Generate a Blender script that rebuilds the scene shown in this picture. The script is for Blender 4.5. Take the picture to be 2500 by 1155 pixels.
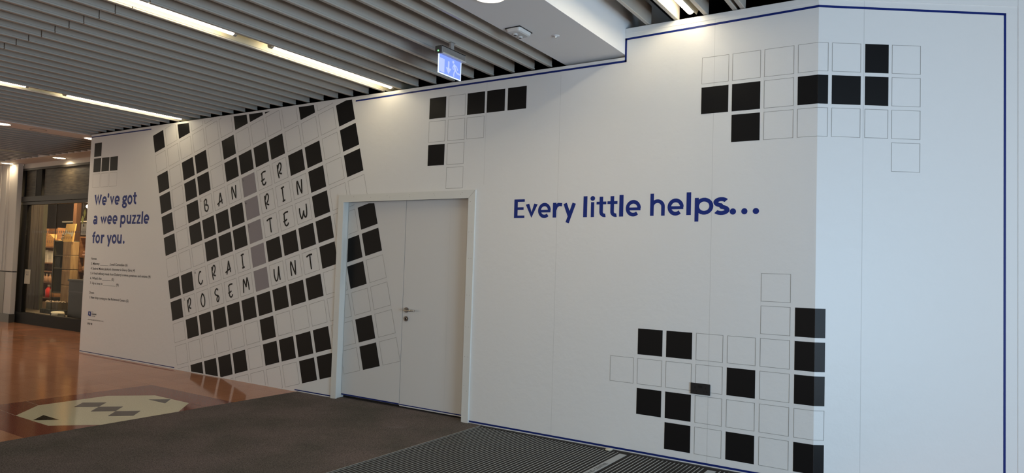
import bpy, bmesh, math
from math import sin, cos, pi, radians, hypot
from mathutils import Vector, Matrix
C = bpy.context.scene.collection
for o in list(bpy.data.objects):
    bpy.data.objects.remove(o, do_unlink=True)
SC = bpy.context.scene

# ------------------------------------------------------------------ camera
CAM = bpy.data.cameras.new('camera')
cam = bpy.data.objects.new('camera', CAM); C.objects.link(cam)
CAM.sensor_fit = 'HORIZONTAL'; CAM.sensor_width = 36.0
CAM.lens = 1694.602 / 2500 * 36.0
CAM.clip_start = 0.05; CAM.clip_end = 200
_R = (0.84282505, 0.5372907, 0.03105881); _U = (-0.00355821, -0.05214571, 0.99863315); _F = (-0.53817588, 0.84178354, 0.04203792)
cam.matrix_world = Matrix(((_R[0], _U[0], -_F[0], 0.0), (_R[1], _U[1], -_F[1], -5.36372), (_R[2], _U[2], -_F[2], 1.49175), (0, 0, 0, 1)))
SC.camera = cam
# ------------------------------------------------------------------ world, exposure, daylight
W = bpy.data.worlds.new('world'); SC.world = W; W.use_nodes = True
# warm mall interior on the left and behind, cool daylit lobby on the right
_wn = W.node_tree.nodes; _wl = W.node_tree.links
_tc = _wn.new('ShaderNodeTexCoord'); _sx = _wn.new('ShaderNodeSeparateXYZ'); _mr = _wn.new('ShaderNodeMapRange'); _cr = _wn.new('ShaderNodeValToRGB')
_mr.inputs['From Min'].default_value = -1; _mr.inputs['From Max'].default_value = 1
_cr.color_ramp.elements[0].position = 0.12; _cr.color_ramp.elements[0].color = (1.0, 0.83, 0.63, 1)
_cr.color_ramp.elements[1].position = 0.72; _cr.color_ramp.elements[1].color = (0.66, 0.665, 0.66, 1)
_wl.new(_tc.outputs['Generated'], _sx.inputs[0]); _wl.new(_sx.outputs['X'], _mr.inputs['Value']); _wl.new(_mr.outputs['Result'], _cr.inputs['Fac'])
_wl.new(_cr.outputs['Color'], _wn['Background'].inputs[0])
W.node_tree.nodes['Background'].inputs[1].default_value = 0.98
SC.view_settings.view_transform = 'Standard'; SC.view_settings.look = 'None'
SC.view_settings.gamma = 1.0; SC.view_settings.use_curve_mapping = False
SC.view_settings.exposure = 0.07

def area(name, loc, rot, sx, sy, power, col, spread=180):
    d = bpy.data.lights.new(name, 'AREA'); d.shape = 'RECTANGLE'; d.size = sx; d.size_y = sy
    d.energy = power; d.color = col; d.spread = radians(spread)
    o = bpy.data.objects.new(name, d); C.objects.link(o); o.location = loc; o.rotation_euler = rot
    return o
# daylight through the glazed entrance on the right-hand side of the lobby
area('entrance_daylight', (4.6, -4.1, 1.25), (0, radians(90), 0), 2.3, 3.6, 250, (0.33, 0.66, 1.0))
# upward fill light added to brighten the soffits and slats
area('soffit_fill_light', (4.6, -4.1, 0.45), (0, radians(130), 0), 0.8, 3.6, 95, (1.0, 0.95, 0.88))

# ------------------------------------------------------------------ materials
def srgb(r, g, b):
    f = lambda c: (c / 255 / 12.92) if c / 255 <= 0.04045 else ((c / 255 + 0.055) / 1.055) ** 2.4
    return (f(r), f(g), f(b), 1)
def mat(name, col, rough=0.5, metal=0.0, spec=0.5, emit=None, es=0.0, trans=0.0, ior=1.45, coat=0.0, alpha=1.0):
    m = bpy.data.materials.new(name); m.use_nodes = True
    b = m.node_tree.nodes['Principled BSDF']
    b.inputs['Base Color'].default_value = col
    b.inputs['Roughness'].default_value = rough
    b.inputs['Metallic'].default_value = metal
    b.inputs['Specular IOR Level'].default_value = spec
    b.inputs['Transmission Weight'].default_value = trans
    b.inputs['IOR'].default_value = ior
    b.inputs['Coat Weight'].default_value = coat
    b.inputs['Alpha'].default_value = alpha
    if emit: b.inputs['Emission Color'].default_value = emit; b.inputs['Emission Strength'].default_value = es
    return m
def nodes(m): return m.node_tree.nodes, m.node_tree.links, m.node_tree.nodes['Principled BSDF']
def noise_bump(m, scale, strength, dist=0.01, detail=4):
    n, l, b = nodes(m)
    tc = n.new('ShaderNodeTexCoord'); no = n.new('ShaderNodeTexNoise'); bu = n.new('ShaderNodeBump')
    no.inputs['Scale'].default_value = scale; no.inputs['Detail'].default_value = detail
    bu.inputs['Strength'].default_value = strength; bu.inputs['Distance'].default_value = dist
    l.new(tc.outputs['Object'], no.inputs['Vector']); l.new(no.outputs['Fac'], bu.inputs['Height']); l.new(bu.outputs['Normal'], b.inputs['Normal'])
    return m
def noise_col(m, scale, c1, c2, lo=0.35, hi=0.65, detail=3, stretch=None):
    n, l, b = nodes(m)
    tc = n.new('ShaderNodeTexCoord'); no = n.new('ShaderNodeTexNoise'); r = n.new('ShaderNodeValToRGB')
    no.inputs['Scale'].default_value = scale; no.inputs['Detail'].default_value = detail
    r.color_ramp.elements[0].position = lo; r.color_ramp.elements[1].position = hi
    r.color_ramp.elements[0].color = c1; r.color_ramp.elements[1].color = c2
    if stretch:
        mp = n.new('ShaderNodeMapping'); mp.inputs['Scale'].default_value = stretch
        l.new(tc.outputs['Object'], mp.inputs['Vector']); l.new(mp.outputs['Vector'], no.inputs['Vector'])
    else: l.new(tc.outputs['Object'], no.inputs['Vector'])
    l.new(no.outputs['Fac'], r.inputs['Fac']); l.new(r.outputs['Color'], b.inputs['Base Color'])
    return m

M = {}
M['wrap'] = noise_bump(mat('matt_white_wall_wrap', (0.79, 0.785, 0.765, 1), 0.42, spec=0.4), 11, 0.16, 0.02, 12)
M['seam'] = mat('wrap_seam', (0.63, 0.63, 0.61, 1), 0.5)
M['void'] = mat('unlit_void_paint', (0.012, 0.012, 0.012, 1), 0.9, spec=0.1)
M['black'] = mat('black_print', (0.0085, 0.008, 0.0082, 1), 0.40, spec=0.17)
M['grey'] = mat('mauve_grey_print', (0.30, 0.275, 0.29, 1), 0.5, spec=0.3)
M['outline'] = mat('thin_outline_print', (0.32, 0.31, 0.285, 1), 0.5)
M['ink'] = mat('handwriting_ink', (0.006, 0.006, 0.006, 1), 0.5, spec=0.3)
M['blue'] = mat('royal_blue_print', (0.005, 0.024, 0.20, 1), 0.45, spec=0.3)
M['navy'] = mat('dark_blue_line_print', (0.003, 0.016, 0.15, 1), 0.45, spec=0.3)
M['clue'] = mat('clue_text_print', (0.035, 0.032, 0.035, 1), 0.5)
M['urlgrey'] = mat('grey_small_text_print', (0.16, 0.15, 0.15, 1), 0.5)
M['slat'] = mat('grey_painted_metal_slat', (0.50, 0.455, 0.395, 1), 0.33, spec=0.45)
M['soffit'] = mat('white_plaster_soffit', (0.80, 0.79, 0.78, 1), 0.6)
M['lobby'] = mat('dark_grey_shade_panel', (0.10, 0.10, 0.10, 1), 0.7)
M['paint'] = mat('white_gloss_paint', (0.72, 0.72, 0.68, 1), 0.3)
M['trough'] = mat('white_enamel_trough', (0.52, 0.48, 0.36, 1), 0.45)
M['tube'] = mat('lit_fluorescent_tube', (1, 1, 1, 1), 0.4, emit=(1.0, 0.87, 0.63, 1), es=13.0)
M['batten'] = mat('lit_bright_fluorescent_tube', (1, 1, 1, 1), 0.4, emit=(1.0, 0.88, 0.66, 1), es=19.0)
M['down'] = mat('lit_downlight_lens', (1, 1, 1, 1), 0.4, emit=(1.0, 0.80, 0.52, 1), es=9.0)
M['cap'] = mat('grey_plastic', (0.30, 0.28, 0.25, 1), 0.5)
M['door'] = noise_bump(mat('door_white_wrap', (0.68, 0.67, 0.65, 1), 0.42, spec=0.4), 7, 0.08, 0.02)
M['steel'] = mat('satin_steel', (0.60, 0.56, 0.50, 1), 0.25, metal=1.0)
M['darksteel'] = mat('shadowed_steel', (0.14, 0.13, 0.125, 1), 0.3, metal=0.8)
M['socket'] = mat('matt_black_plate', (0.010, 0.010, 0.012, 1), 0.5)
M['hole'] = mat('socket_recess', (0.002, 0.002, 0.002, 1), 0.6)
M['nail'] = mat('nail_dimple', (0.25, 0.23, 0.19, 1), 0.6)
M['alu'] = mat('matting_aluminium', (0.66, 0.65, 0.62, 1), 0.38, metal=0.85)
M['aluplate'] = mat('nameplate_aluminium', (0.52, 0.54, 0.54, 1), 0.42, metal=0.6)
M['brush'] = noise_bump(mat('matting_insert', (0.045, 0.043, 0.042, 1), 0.95, spec=0.1), 300, 0.6, 0.004)
M['darkframe'] = noise_bump(mat('matting_frame', (0.05, 0.048, 0.044, 1), 0.7), 120, 0.5, 0.004)
m = mat('grey_brown_carpet', (0.05, 0.045, 0.042, 1), 1.0, spec=0.05)
n, l, b = nodes(m)
tc = n.new('ShaderNodeTexCoord')
n1 = n.new('ShaderNodeTexNoise'); n1.inputs['Scale'].default_value = 130; n1.inputs['Detail'].default_value = 5; n1.inputs['Roughness'].default_value = 0.75
n2 = n.new('ShaderNodeTexNoise'); n2.inputs['Scale'].default_value = 1.6; n2.inputs['Detail'].default_value = 5
r1 = n.new('ShaderNodeValToRGB'); r1.color_ramp.elements[0].position = 0.30; r1.color_ramp.elements[1].position = 0.72
r1.color_ramp.elements[0].color = (0.026, 0.023, 0.021, 1); r1.color_ramp.elements[1].color = (0.33, 0.29, 0.27, 1)
r2 = n.new('ShaderNodeValToRGB'); r2.color_ramp.elements[0].position = 0.35; r2.color_ramp.elements[1].position = 0.62
r2.color_ramp.elements[0].color = (0.78, 0.80, 0.76, 1); r2.color_ramp.elements[1].color = (1.12, 1.05, 1.05, 1)
mx = n.new('ShaderNodeMixRGB'); mx.blend_type = 'MULTIPLY'; mx.inputs[0].default_value = 1
bu = n.new('ShaderNodeBump'); bu.inputs['Strength'].default_value = 0.9; bu.inputs['Distance'].default_value = 0.006
for q in (n1, n2): l.new(tc.outputs['Object'], q.inputs['Vector'])
l.new(n1.outputs['Fac'], r1.inputs['Fac']); l.new(n2.outputs['Fac'], r2.inputs['Fac'])
l.new(r1.outputs['Color'], mx.inputs[1]); l.new(r2.outputs['Color'], mx.inputs[2]); l.new(mx.outputs['Color'], b.inputs['Base Color'])
l.new(n1.outputs['Fac'], bu.inputs['Height']); l.new(bu.outputs['Normal'], b.inputs['Normal'])
M['carpet'] = m

def stone(name, c1, c2, joint=None, rough=0.10):
    m = mat(name, c1, rough, spec=0.15)
    n, l, b = nodes(m)
    tc = n.new('ShaderNodeTexCoord'); no = n.new('ShaderNodeTexNoise'); r = n.new('ShaderNodeValToRGB')
    no.inputs['Scale'].default_value = 140; no.inputs['Detail'].default_value = 3
    r.color_ramp.elements[0].position = 0.38; r.color_ramp.elements[1].position = 0.66
    r.color_ramp.elements[0].color = c1; r.color_ramp.elements[1].color = c2
    l.new(tc.outputs['Object'], no.inputs['Vector']); l.new(no.outputs['Fac'], r.inputs['Fac'])
    out = r.outputs['Color']
    if joint:
        br = n.new('ShaderNodeTexBrick'); mp = n.new('ShaderNodeMapping'); mp.inputs['Location'].default_value = (0.24, 0.19, 0)
        br.offset = 0.0; br.inputs['Scale'].default_value = 1.0; br.inputs['Brick Width'].default_value = 0.306; br.inputs['Row Height'].default_value = 0.306
        br.inputs['Mortar Size'].default_value = 0.0025; br.inputs['Mortar Smooth'].default_value = 0.2
        br.inputs['Color1'].default_value = (1, 1, 1, 1); br.inputs['Color2'].default_value = (0.9, 0.9, 0.9, 1); br.inputs['Mortar'].default_value = joint
        mx = n.new('ShaderNodeMixRGB'); mx.blend_type = 'MULTIPLY'; mx.inputs[0].default_value = 1
        l.new(tc.outputs['Object'], mp.inputs['Vector']); l.new(mp.outputs['Vector'], br.inputs['Vector'])
        l.new(out, mx.inputs[1]); l.new(br.outputs['Color'], mx.inputs[2]); out = mx.outputs['Color']
    l.new(out, b.inputs['Base Color'])
    return m
M['tile'] = stone('salmon_terrazzo', (0.50, 0.215, 0.110, 1), (0.64, 0.31, 0.185, 1), joint=(0.72, 0.70, 0.70, 1))
M['tile_red'] = stone('dark_red_terrazzo', (0.22, 0.066, 0.042, 1), (0.34, 0.122, 0.085, 1), joint=None)
M['tile_cream'] = stone('cream_terrazzo', (0.72, 0.67, 0.47, 1), (0.84, 0.80, 0.60, 1))
M['tile_dark'] = stone('dark_olive_terrazzo', (0.030, 0.026, 0.018, 1), (0.055, 0.048, 0.036, 1))
M['joint'] = mat('light_tile_joint', (0.36, 0.22, 0.16, 1), 0.3)
M['signbox'] = mat('sign_grey_plastic', (0.34, 0.32, 0.30, 1), 0.4)
M['signend'] = mat('sign_dark_end_plastic', (0.07, 0.065, 0.06, 1), 0.4)
M['signlip'] = mat('sign_pale_lip', (0.55, 0.52, 0.47, 1), 0.35)
M['signpanel'] = mat('lit_blue_sign_panel', (0.1, 0.15, 0.5, 1), 0.3, emit=(0.20, 0.30, 0.84, 1), es=0.95)
M['signicon'] = mat('lit_pale_sign_symbols', (0.3, 0.35, 0.7, 1), 0.3, emit=(0.36, 0.42, 0.92, 1), es=1.0)
M['signedge'] = mat('lit_sign_edge', (0.8, 0.85, 1, 1), 0.3, emit=(0.62, 0.74, 1.0, 1), es=1.1)
M['led'] = mat('lit_green_led', (0.1, 0.9, 0.2, 1), 0.3, emit=(0.25, 1.0, 0.30, 1), es=2.0)
M['sensor'] = mat('sensor_pale_plastic', (0.60, 0.59, 0.57, 1), 0.4)
M['lens'] = mat('black_lens', (0.003, 0.003, 0.004, 1), 0.2)
M['shopframe'] = mat('black_shopfront_frame', (0.008, 0.007, 0.006, 1), 0.6, spec=0.25)
M['shopframe2'] = mat('dark_grey_shopfront_trim', (0.032, 0.029, 0.025, 1), 0.45)
m = mat('dark_stained_wood_panel', (0.05, 0.04, 0.03, 1), 0.45)
M['transom'] = noise_col(m, 5.0, (0.020, 0.016, 0.011, 1), (0.095, 0.075, 0.046, 1), 0.3, 0.75, 8, (1.0, 1, 7))
M['glass'] = mat('shop_window_glass', (1, 1, 1, 1), 0.0, trans=1.0, ior=1.05, spec=0.3)
M['pine'] = noise_col(mat('pine_board', (0.4, 0.25, 0.1, 1), 0.55), 3.5, (0.30, 0.175, 0.07, 1), (0.52, 0.345, 0.155, 1), 0.3, 0.7, 4, (6, 6, 0.8))
M['pinehot'] = noise_col(mat('warm_lit_pine_board', (0.7, 0.45, 0.12, 1), 0.6), 3, (0.72, 0.40, 0.10, 1), (0.85, 0.60, 0.20, 1), 0.3, 0.7)  # lit copy of the pine, warm light put into its colour
M['cream'] = mat('cream_paint', (0.75, 0.68, 0.50, 1), 0.6)
M['darkgreen'] = noise_col(mat('grey_green_painted_wood', (0.03, 0.035, 0.025, 1), 0.6), 20, (0.020, 0.022, 0.014, 1), (0.055, 0.056, 0.038, 1))
M['olive'] = mat('olive_edge_wood', (0.13, 0.12, 0.07, 1), 0.6)
M['greywood'] = noise_col(mat('weathered_brown_boards', (0.12, 0.09, 0.05, 1), 0.6), 4, (0.075, 0.055, 0.032, 1), (0.16, 0.125, 0.075, 1), 0.3, 0.7, 4, (5, 5, 0.5))
M['shelfwood'] = noise_col(mat('orange_shelf_wood', (0.35, 0.16, 0.06, 1), 0.55), 6, (0.22, 0.095, 0.035, 1), (0.42, 0.21, 0.085, 1), 0.3, 0.7, 4, (1, 1, 4))
M['wicker'] = noise_col(mat('orange_wicker', (0.6, 0.3, 0.08, 1), 0.7), 60, (0.35, 0.15, 0.035, 1), (0.75, 0.42, 0.14, 1), 0.35, 0.6)
M['shopdark'] = mat('dark_brown_shop_wall', (0.035, 0.022, 0.013, 1), 0.7)
M['postwood'] = mat('dull_brown_post', (0.10, 0.045, 0.018, 1), 0.6)
M['paper'] = mat('off_white_paper', (0.66, 0.62, 0.50, 1), 0.7)
M['warmwhite'] = mat('warm_white_card', (0.80, 0.74, 0.60, 1), 0.7)
M['red'] = mat('red_plastic', (0.62, 0.03, 0.02, 1), 0.35)
M['brown'] = mat('brown_plastic', (0.28, 0.13, 0.05, 1), 0.4)
M['pink'] = noise_col(mat('pink_cloth', (0.6, 0.32, 0.24, 1), 0.8), 25, (0.45, 0.22, 0.15, 1), (0.75, 0.48, 0.38, 1))
M['jar'] = mat('amber_glass_jar', (0.40, 0.22, 0.12, 1), 0.15, spec=0.8)
M['greenjar'] = mat('olive_glass_bottle', (0.14, 0.14, 0.07, 1), 0.12, spec=0.8)
M['counter'] = mat('black_counter', (0.010, 0.009, 0.008, 1), 0.5)
M['toy'] = noise_col(mat('soft_toy_plush', (0.3, 0.2, 0.1, 1), 0.9), 25, (0.04, 0.03, 0.02, 1), (0.55, 0.42, 0.28, 1), 0.4, 0.6)
M['yellow'] = mat('lime_pennant_cloth', (0.60, 0.62, 0.16, 1), 0.7)
M['bulb'] = mat('lit_bulb', (1, 1, 1, 1), 0.4, emit=(1.0, 0.86, 0.60, 1), es=14)
M['pilaster'] = mat('cream_pilaster_panel', (0.62, 0.58, 0.52, 1), 0.45)
M['skirt'] = mat('dark_stone_skirting', (0.075, 0.065, 0.050, 1), 0.4)
M['greymetal'] = mat('brown_grey_metal_strip', (0.13, 0.11, 0.085, 1), 0.35, metal=0.4)

# ------------------------------------------------------------------ mesh helpers
class MB:
    """Collects polygons; build() links them as one mesh object."""
    def __init__(s): s.v = []; s.f = []
    def poly(s, pts):
        i = len(s.v); s.v += [tuple(p) for p in pts]; s.f.append(tuple(range(i, i + len(pts)))); return s
    def box(s, x0, x1, y0, y1, z0, z1):
        i = len(s.v)
        s.v += [(x0, y0, z0), (x1, y0, z0), (x1, y1, z0), (x0, y1, z0), (x0, y0, z1), (x1, y0, z1), (x1, y1, z1), (x0, y1, z1)]
        s.f += [tuple(i + k for k in q) for q in ((3, 2, 1, 0), (4, 5, 6, 7), (0, 1, 5, 4), (1, 2, 6, 5), (2, 3, 7, 6), (3, 0, 4, 7))]
        return s
    def prism(s, prof, axis, a, b):
        """profile = list of 2D points, extruded along an axis from a to b"""
        def P(u, v, w): return {'x': (w, u, v), 'y': (u, w, v), 'z': (u, v, w)}[axis]
        i = len(s.v); k = len(prof)
        s.v += [P(u, v, a) for u, v in prof] + [P(u, v, b) for u, v in prof]
        s.f.append(tuple(range(i, i + k))[::-1]); s.f.append(tuple(range(i + k, i + 2 * k)))
        for q in range(k): s.f.append((i + q, i + (q + 1) % k, i + k + (q + 1) % k, i + k + q))
        return s
    def cyl(s, c, r, axis, a, b, n=24):
        """c = centre in the two other axes"""
        return s.prism([(c[0] + r * cos(2 * pi * k / n), c[1] + r * sin(2 * pi * k / n)) for k in range(n)], axis, a, b)
    def lathe(s, c, prof, n=20):
        """profile of (radius, z) round a vertical axis at c=(x,y)"""
        i = len(s.v)
        for r, z in prof: s.v += [(c[0] + r * cos(2 * pi * k / n), c[1] + r * sin(2 * pi * k / n), z) for k in range(n)]
        for j in range(len(prof) - 1):
            for k in range(n):
                s.f.append((i + j * n + k, i + j * n + (k + 1) % n, i + (j + 1) * n + (k + 1) % n, i + (j + 1) * n + k))
        s.f.append(tuple(i + k for k in range(n))[::-1]); s.f.append(tuple(i + (len(prof) - 1) * n + k for k in range(n)))
        return s
    def tube(s, pts, r, n=10):
        pts = [Vector(p) for p in pts]; i = len(s.v)
        for j, p in enumerate(pts):
            d = (pts[min(j + 1, len(pts) - 1)] - pts[max(j - 1, 0)]).normalized()
            a = d.cross(Vector((0, 0, 1)));  a = a.normalized() if a.length > 1e-3 else Vector((1, 0, 0)); bb = d.cross(a)
            rr = r[j] if isinstance(r, (list, tuple)) else r
            s.v += [tuple(p + a * rr * cos(2 * pi * k / n) + bb * rr * sin(2 * pi * k / n)) for k in range(n)]
        for j in range(len(pts) - 1):
            for k in range(n): s.f.append((i + j * n + k, i + j * n + (k + 1) % n, i + (j + 1) * n + (k + 1) % n, i + (j + 1) * n + k))
        s.f.append(tuple(i + k for k in range(n))[::-1]); s.f.append(tuple(i + (len(pts) - 1) * n + k for k in range(n)))
        return s
    def build(s, name, m, parent=None, bevel=0, smooth=False, seg=2):
        me = bpy.data.meshes.new(name); me.from_pydata(s.v, [], s.f); me.update()
        bm = bmesh.new(); bm.from_mesh(me); bmesh.ops.recalc_face_normals(bm, faces=bm.faces); bm.to_mesh(me); bm.free()
        me.materials.append(m)
        o = bpy.data.objects.new(name, me); C.objects.link(o)
        if parent: o.parent = parent
        if smooth:
            for p in me.polygons: p.use_smooth = True
        if bevel:
            q = o.modifiers.new('b', 'BEVEL'); q.width = bevel; q.segments = seg; q.limit_method = 'ANGLE'
        return o
def thing(name, label, cat, group=None, loc=(0, 0, 0)):
    o = bpy.data.objects.new(name, None); C.objects.link(o); o['label'] = label; o['category'] = cat; o.location = loc
    o.empty_display_size = 0.1
    if group: o['group'] = group
    return o
def tag(o, label, cat, group=None):
    o['label'] = label; o['category'] = cat
    if group: o['group'] = group
    return o
def struct(o): o['kind'] = 'structure'; return o
def dup(o, parent=None):
    c = o.copy(); C.objects.link(c)
    if parent: c.parent = parent
    return c
def dup_tree(root, delta, label=None):
    r = root.copy(); C.objects.link(r); r.location = Vector(root.location) + Vector(delta)
    if label: r['label'] = label
    for ch in list(root.children):
        c = ch.copy(); C.objects.link(c); c.parent = r
        for g in list(ch.children):
            d = g.copy(); C.objects.link(d); d.parent = c
    return r
def clip(poly, axis, val, keep_less):
    out = []; k = len(poly)
    for i in range(k):
        a, b = poly[i], poly[(i + 1) % k]
        ia = (a[axis] <= val) if keep_less else (a[axis] >= val); ib = (b[axis] <= val) if keep_less else (b[axis] >= val)
        if ia: out.append(a)
        if ia != ib:
            t = (val - a[axis]) / (b[axis] - a[axis]); out.append(tuple(a[q] + t * (b[q] - a[q]) for q in range(2)))
    return out

# ------------------------------------------------------------------ key dimensions
XC = -0.842; TH = radians(33.72)               # corner of the hoarding and the turn of the second wall
XL = -11.06                                    # free left end of the hoarding
ZLOW, ZHI = 3.299, 3.527                       # undersides of the two slatted ceilings
DX0, DX1, DZ = -5.66, -3.88, 2.17              # hole for the double door
XB0, XB1 = -2.945, -2.355                      # beam that crosses the ceiling
def w2(t, z, off=0.0):                         # point on the second wall, t metres from the corner
    return (XC + t * cos(TH) + off * sin(TH), t * sin(TH) - off * cos(TH), z)
FR = -0.0012                                   # prints sit just proud of the wall

# ------------------------------------------------------------------ floor
fl = struct(MB().poly([(-26, -12, 0), (5, -12, 0), (5, 4, 0), (-26, 4, 0)]).build('floor', M['tile']))
cx, cy = -6.84, -1.765
bx0, bx1, by0, by1 = -7.76, -5.92, -2.715, -0.805
octo = [(-.305, -.647), (.305, -.647), (.628, -.325), (.628, .325), (.305, .650), (-.305, .650), (-.628, .325), (-.628, -.325)]
mb = MB(); mb.poly([(bx0, by0, .0005), (bx1, by0, .0005), (bx1, by1, .0005), (bx0, by1, .0005)])
mb.build('inlay_border', M['tile_red'], fl)
MB().poly([(cx + a, cy + b_, .001) for a, b_ in octo]).build('inlay_octagon', M['tile_cream'], fl)
for k in (-1, 0, 1):
    r = .153
    MB().poly([(cx + k * .306 - r, cy, .0015), (cx + k * .306, cy - r, .0015), (cx + k * .306 + r, cy, .0015), (cx + k * .306, cy + r, .0015)]).build('inlay_diamond', M['tile_dark'], fl)
MB().poly([(cx - .15, cy - .487, .0015), (cx, cy - .637, .0015), (cx + .15, cy - .487, .0015)]).build('inlay_triangle', M['tile_dark'], fl)
MB().poly([(cx - .15, cy + .490, .0015), (cx, cy + .640, .0015), (cx + .15, cy + .490, .0015)]).build('inlay_triangle', M['tile_dark'], fl)
mb = MB()
for (x0, y0, x1, y1) in ((bx0, cy - .306, cx - .628, cy - .325), (cx + .305, cy + .650, bx1, cy + .655), (bx0, cy - .62, cx - .305, cy - .647)):
    L = hypot(x1 - x0, y1 - y0); nx, ny = -(y1 - y0) / L * .0022, (x1 - x0) / L * .0022
    mb.poly([(x0 + nx, y0 + ny, .0012), (x0 - nx, y0 - ny, .0012), (x1 - nx, y1 - ny, .0012), (x1 + nx, y1 + ny, .0012)])
mb.build('inlay_joint', M['joint'], fl)

# ------------------------------------------------------------------ hoarding (main wall) with the door hole
w = MB(); T = 0.12
w.box(XL, DX0, 0, T, 0, 3.278); w.box(DX0, DX1, 0, T, DZ, 3.278); w.box(DX1, XB1, 0, T, 0, 3.278); w.box(XB1, XC, 0, T, 0, 3.522)
wall = struct(w.build('wall_front', M['wrap']))
# thin cover strips along the head of the hoarding
struct(MB().box(-5.4, XB1, -.003, 0, 3.252, 3.276).build('trim_1', M['wrap']))
struct(MB().box(XB1 + .004, XC - .002, -.003, 0, 3.478, 3.518).build('trim_2', M['wrap']))
# second wall, turned at the corner
w = MB()
p = [w2(0, 0), w2(2.9, 0), w2(2.9, 0, -T), w2(0, 0, -T)]
w.prism([(q[0], q[1]) for q in p], 'z', 0, 3.9)
wallr = struct(w.build('wall_right', M['wrap']))
p = [w2(1.47, 0, .004), w2(2.9, 0, .004), w2(2.9, 0, 0), w2(1.47, 0, 0)]
struct(MB().prism([(q[0], q[1]) for q in p], 'z', 0, 3.9).build('trim_3', M['wrap']))
p = [w2(0.02, 0, .004), w2(1.468, 0, .004), w2(1.468, 0, 0), w2(0.02, 0, 0)]
struct(MB().prism([(q[0], q[1]) for q in p], 'z', 3.50, 3.56).build('trim_4', M['wrap']))
# seams of the wrap
mb = MB()
for xs, z0, z1 in ((-2.965, .03, 3.2), (-1.598, .03, 3.5), (-3.765, 2.25, 3.24)):
    mb.poly([(xs, FR * .5, z0), (xs + .003, FR * .5, z0), (xs + .003, FR * .5, z1), (xs, FR * .5, z1)])
mb.build('wrap_seam', M['seam'], wall)
MB().poly([w2(.333, .02, .0006), w2(.336, .02, .0006), w2(.336, 3.52, .0006), w2(.333, 3.52, .0006)]).build('wrap_seam', M['seam'], wallr)
# unseen black walls added to keep light out of the unit behind the hoarding
struct(MB().box(XL + .01, XL + .05, T, 3.0, 0, 3.9).build('wall_blackout_left', M['void']))
struct(MB().box(XL, 5, 3.0, 3.05, 0, 3.96).build('wall_blackout_back', M['void']))

struct(MB().box(1.50, 1.55, 1.6, 3.05, 0, 3.95).build('wall_blackout_right', M['void']))
# ------------------------------------------------------------------ ceilings
ceil = struct(MB().box(-11.30, XB0, -9.5, 3.0, 3.60, 3.70).build('ceiling', M['void']))
mb = MB(); mb.box(XB0, XB1, -9.5, 3.0, ZLOW + .001, 3.95)
beam = struct(mb.build('beam', M['soffit']))
H = 0.17
def slat_mesh(name, y0, y1, zb, parent, x, notch=False, wd=.034):
    """hollow rounded-bottom baffle running along y"""
    r = .006; h = wd / 2
    g = h - .005; r = .003
    prof = [(-g, zb + H), (-g, zb + .016), (-h, zb + .012), (-h, zb + r), (-h + r, zb), (h - r, zb), (h, zb + r), (h, zb + .012), (g, zb + .016), (g, zb + H)]
    o = MB().prism(prof, 'y', y0, y1).build(name, M['slat'], parent)
    o.location.x = x
    return o
base, pitch = -4.6645, .23325
proto = slat_mesh('slat', -2.646, .04, ZLOW, ceil, 0)
proto2 = slat_mesh('slat', -9.4, -2.654, ZLOW, ceil, 0)
first = True
xs_low = [-3.096, -3.279] + [base + pitch * k for k in range(5, -29, -1)]
for x in xs_low:
    a, b_ = (proto, proto2) if first else (dup(proto, ceil), dup(proto2, ceil)); first = False
    a.location.x = x; b_.location.x = x
# plain soffit strip that separates the two slatted fields, and the bulkhead before the shop
struct(MB().box(-11.76, -11.28, -9.5, 1.2, ZLOW, 3.6).build('soffit_strip', M['soffit']))
struct(MB().box(-26, -11.08, .91, 1.32, ZLOW - .002, 3.6).build('bulkhead', M['soffit']))
ceil2 = struct(MB().box(-26, -11.76, -9.5, .91, 3.60, 3.70).build('ceiling', M['void']))
fp = slat_mesh('slat', -9.4, .91, ZLOW, ceil2, 0); first = True
for k in range(34):
    x = -11.90 - pitch * k
    if k in (12,): continue
    a = fp if first else dup(fp, ceil2); first = False; a.location.x = x
# raised field right of the beam
ceil3 = struct(MB().box(XB1, 5, -9.5, 3.0, 3.95, 4.0).build('ceiling', M['void']))
hp = slat_mesh('slat', -9.4, .05, ZHI, ceil3, 0); first = True
for x in (-2.158, -1.916, -1.676, -1.449, -1.388):
    a = hp if first else dup(hp, ceil3); first = False; a.location.x = x

struct(MB().prism([(-1.05, -9.5), (5, -9.5), (5, 3.0), (2.5, 2.2), (XC + .05, -.03), (-1.05, -.03)], 'z', 3.60, 3.66).build('shade_soffit', M['lobby']))  # unseen panel added overhead to darken the top of the second wall
# ------------------------------------------------------------------ recessed tube lights
def trough_light(x, tubes, label, zb=ZLOW, y0=-4.6, y1=.02):
    t = thing('trough_light', label, 'ceiling light', 'tube lights recessed between the ceiling slats', (x, 0, 0))
    mb = MB(); h = .1
    mb.box(-h, h, y0, y1 + .5, zb + .085, zb + .095)                      # top plate
    mb.box(-h, -h + .006, y0, y1 + .5, zb + .012, zb + .09); mb.box(h - .006, h, y0, y1 + .5, zb + .012, zb + .09)
    mb.build('trough', M['trough'], t)
    for (a, b_) in tubes:
        tb = MB().cyl((.043, zb + .024), .025, 'y', a, b_, 20).build('tube', M['tube'], t, smooth=False)
        MB().cyl((.043, zb + .024), .029, 'y', a - .028, a, 16).build('lamp_holder', M['cap'], tb)
        MB().cyl((.043, zb + .024), .029, 'y', b_, b_ + .028, 16).build('lamp_holder', M['cap'], tb)
        MB().box(.033, .053, a - .03, a - .005, zb + .02, zb + .086).build('lamp_holder', M['cap'], tb)
    return t
trough_light(-5.014, [(-4.2, -1.91), (-1.52, -.03)], 'long white tube light trough near the exit sign, ending at the crossword wall')
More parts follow.
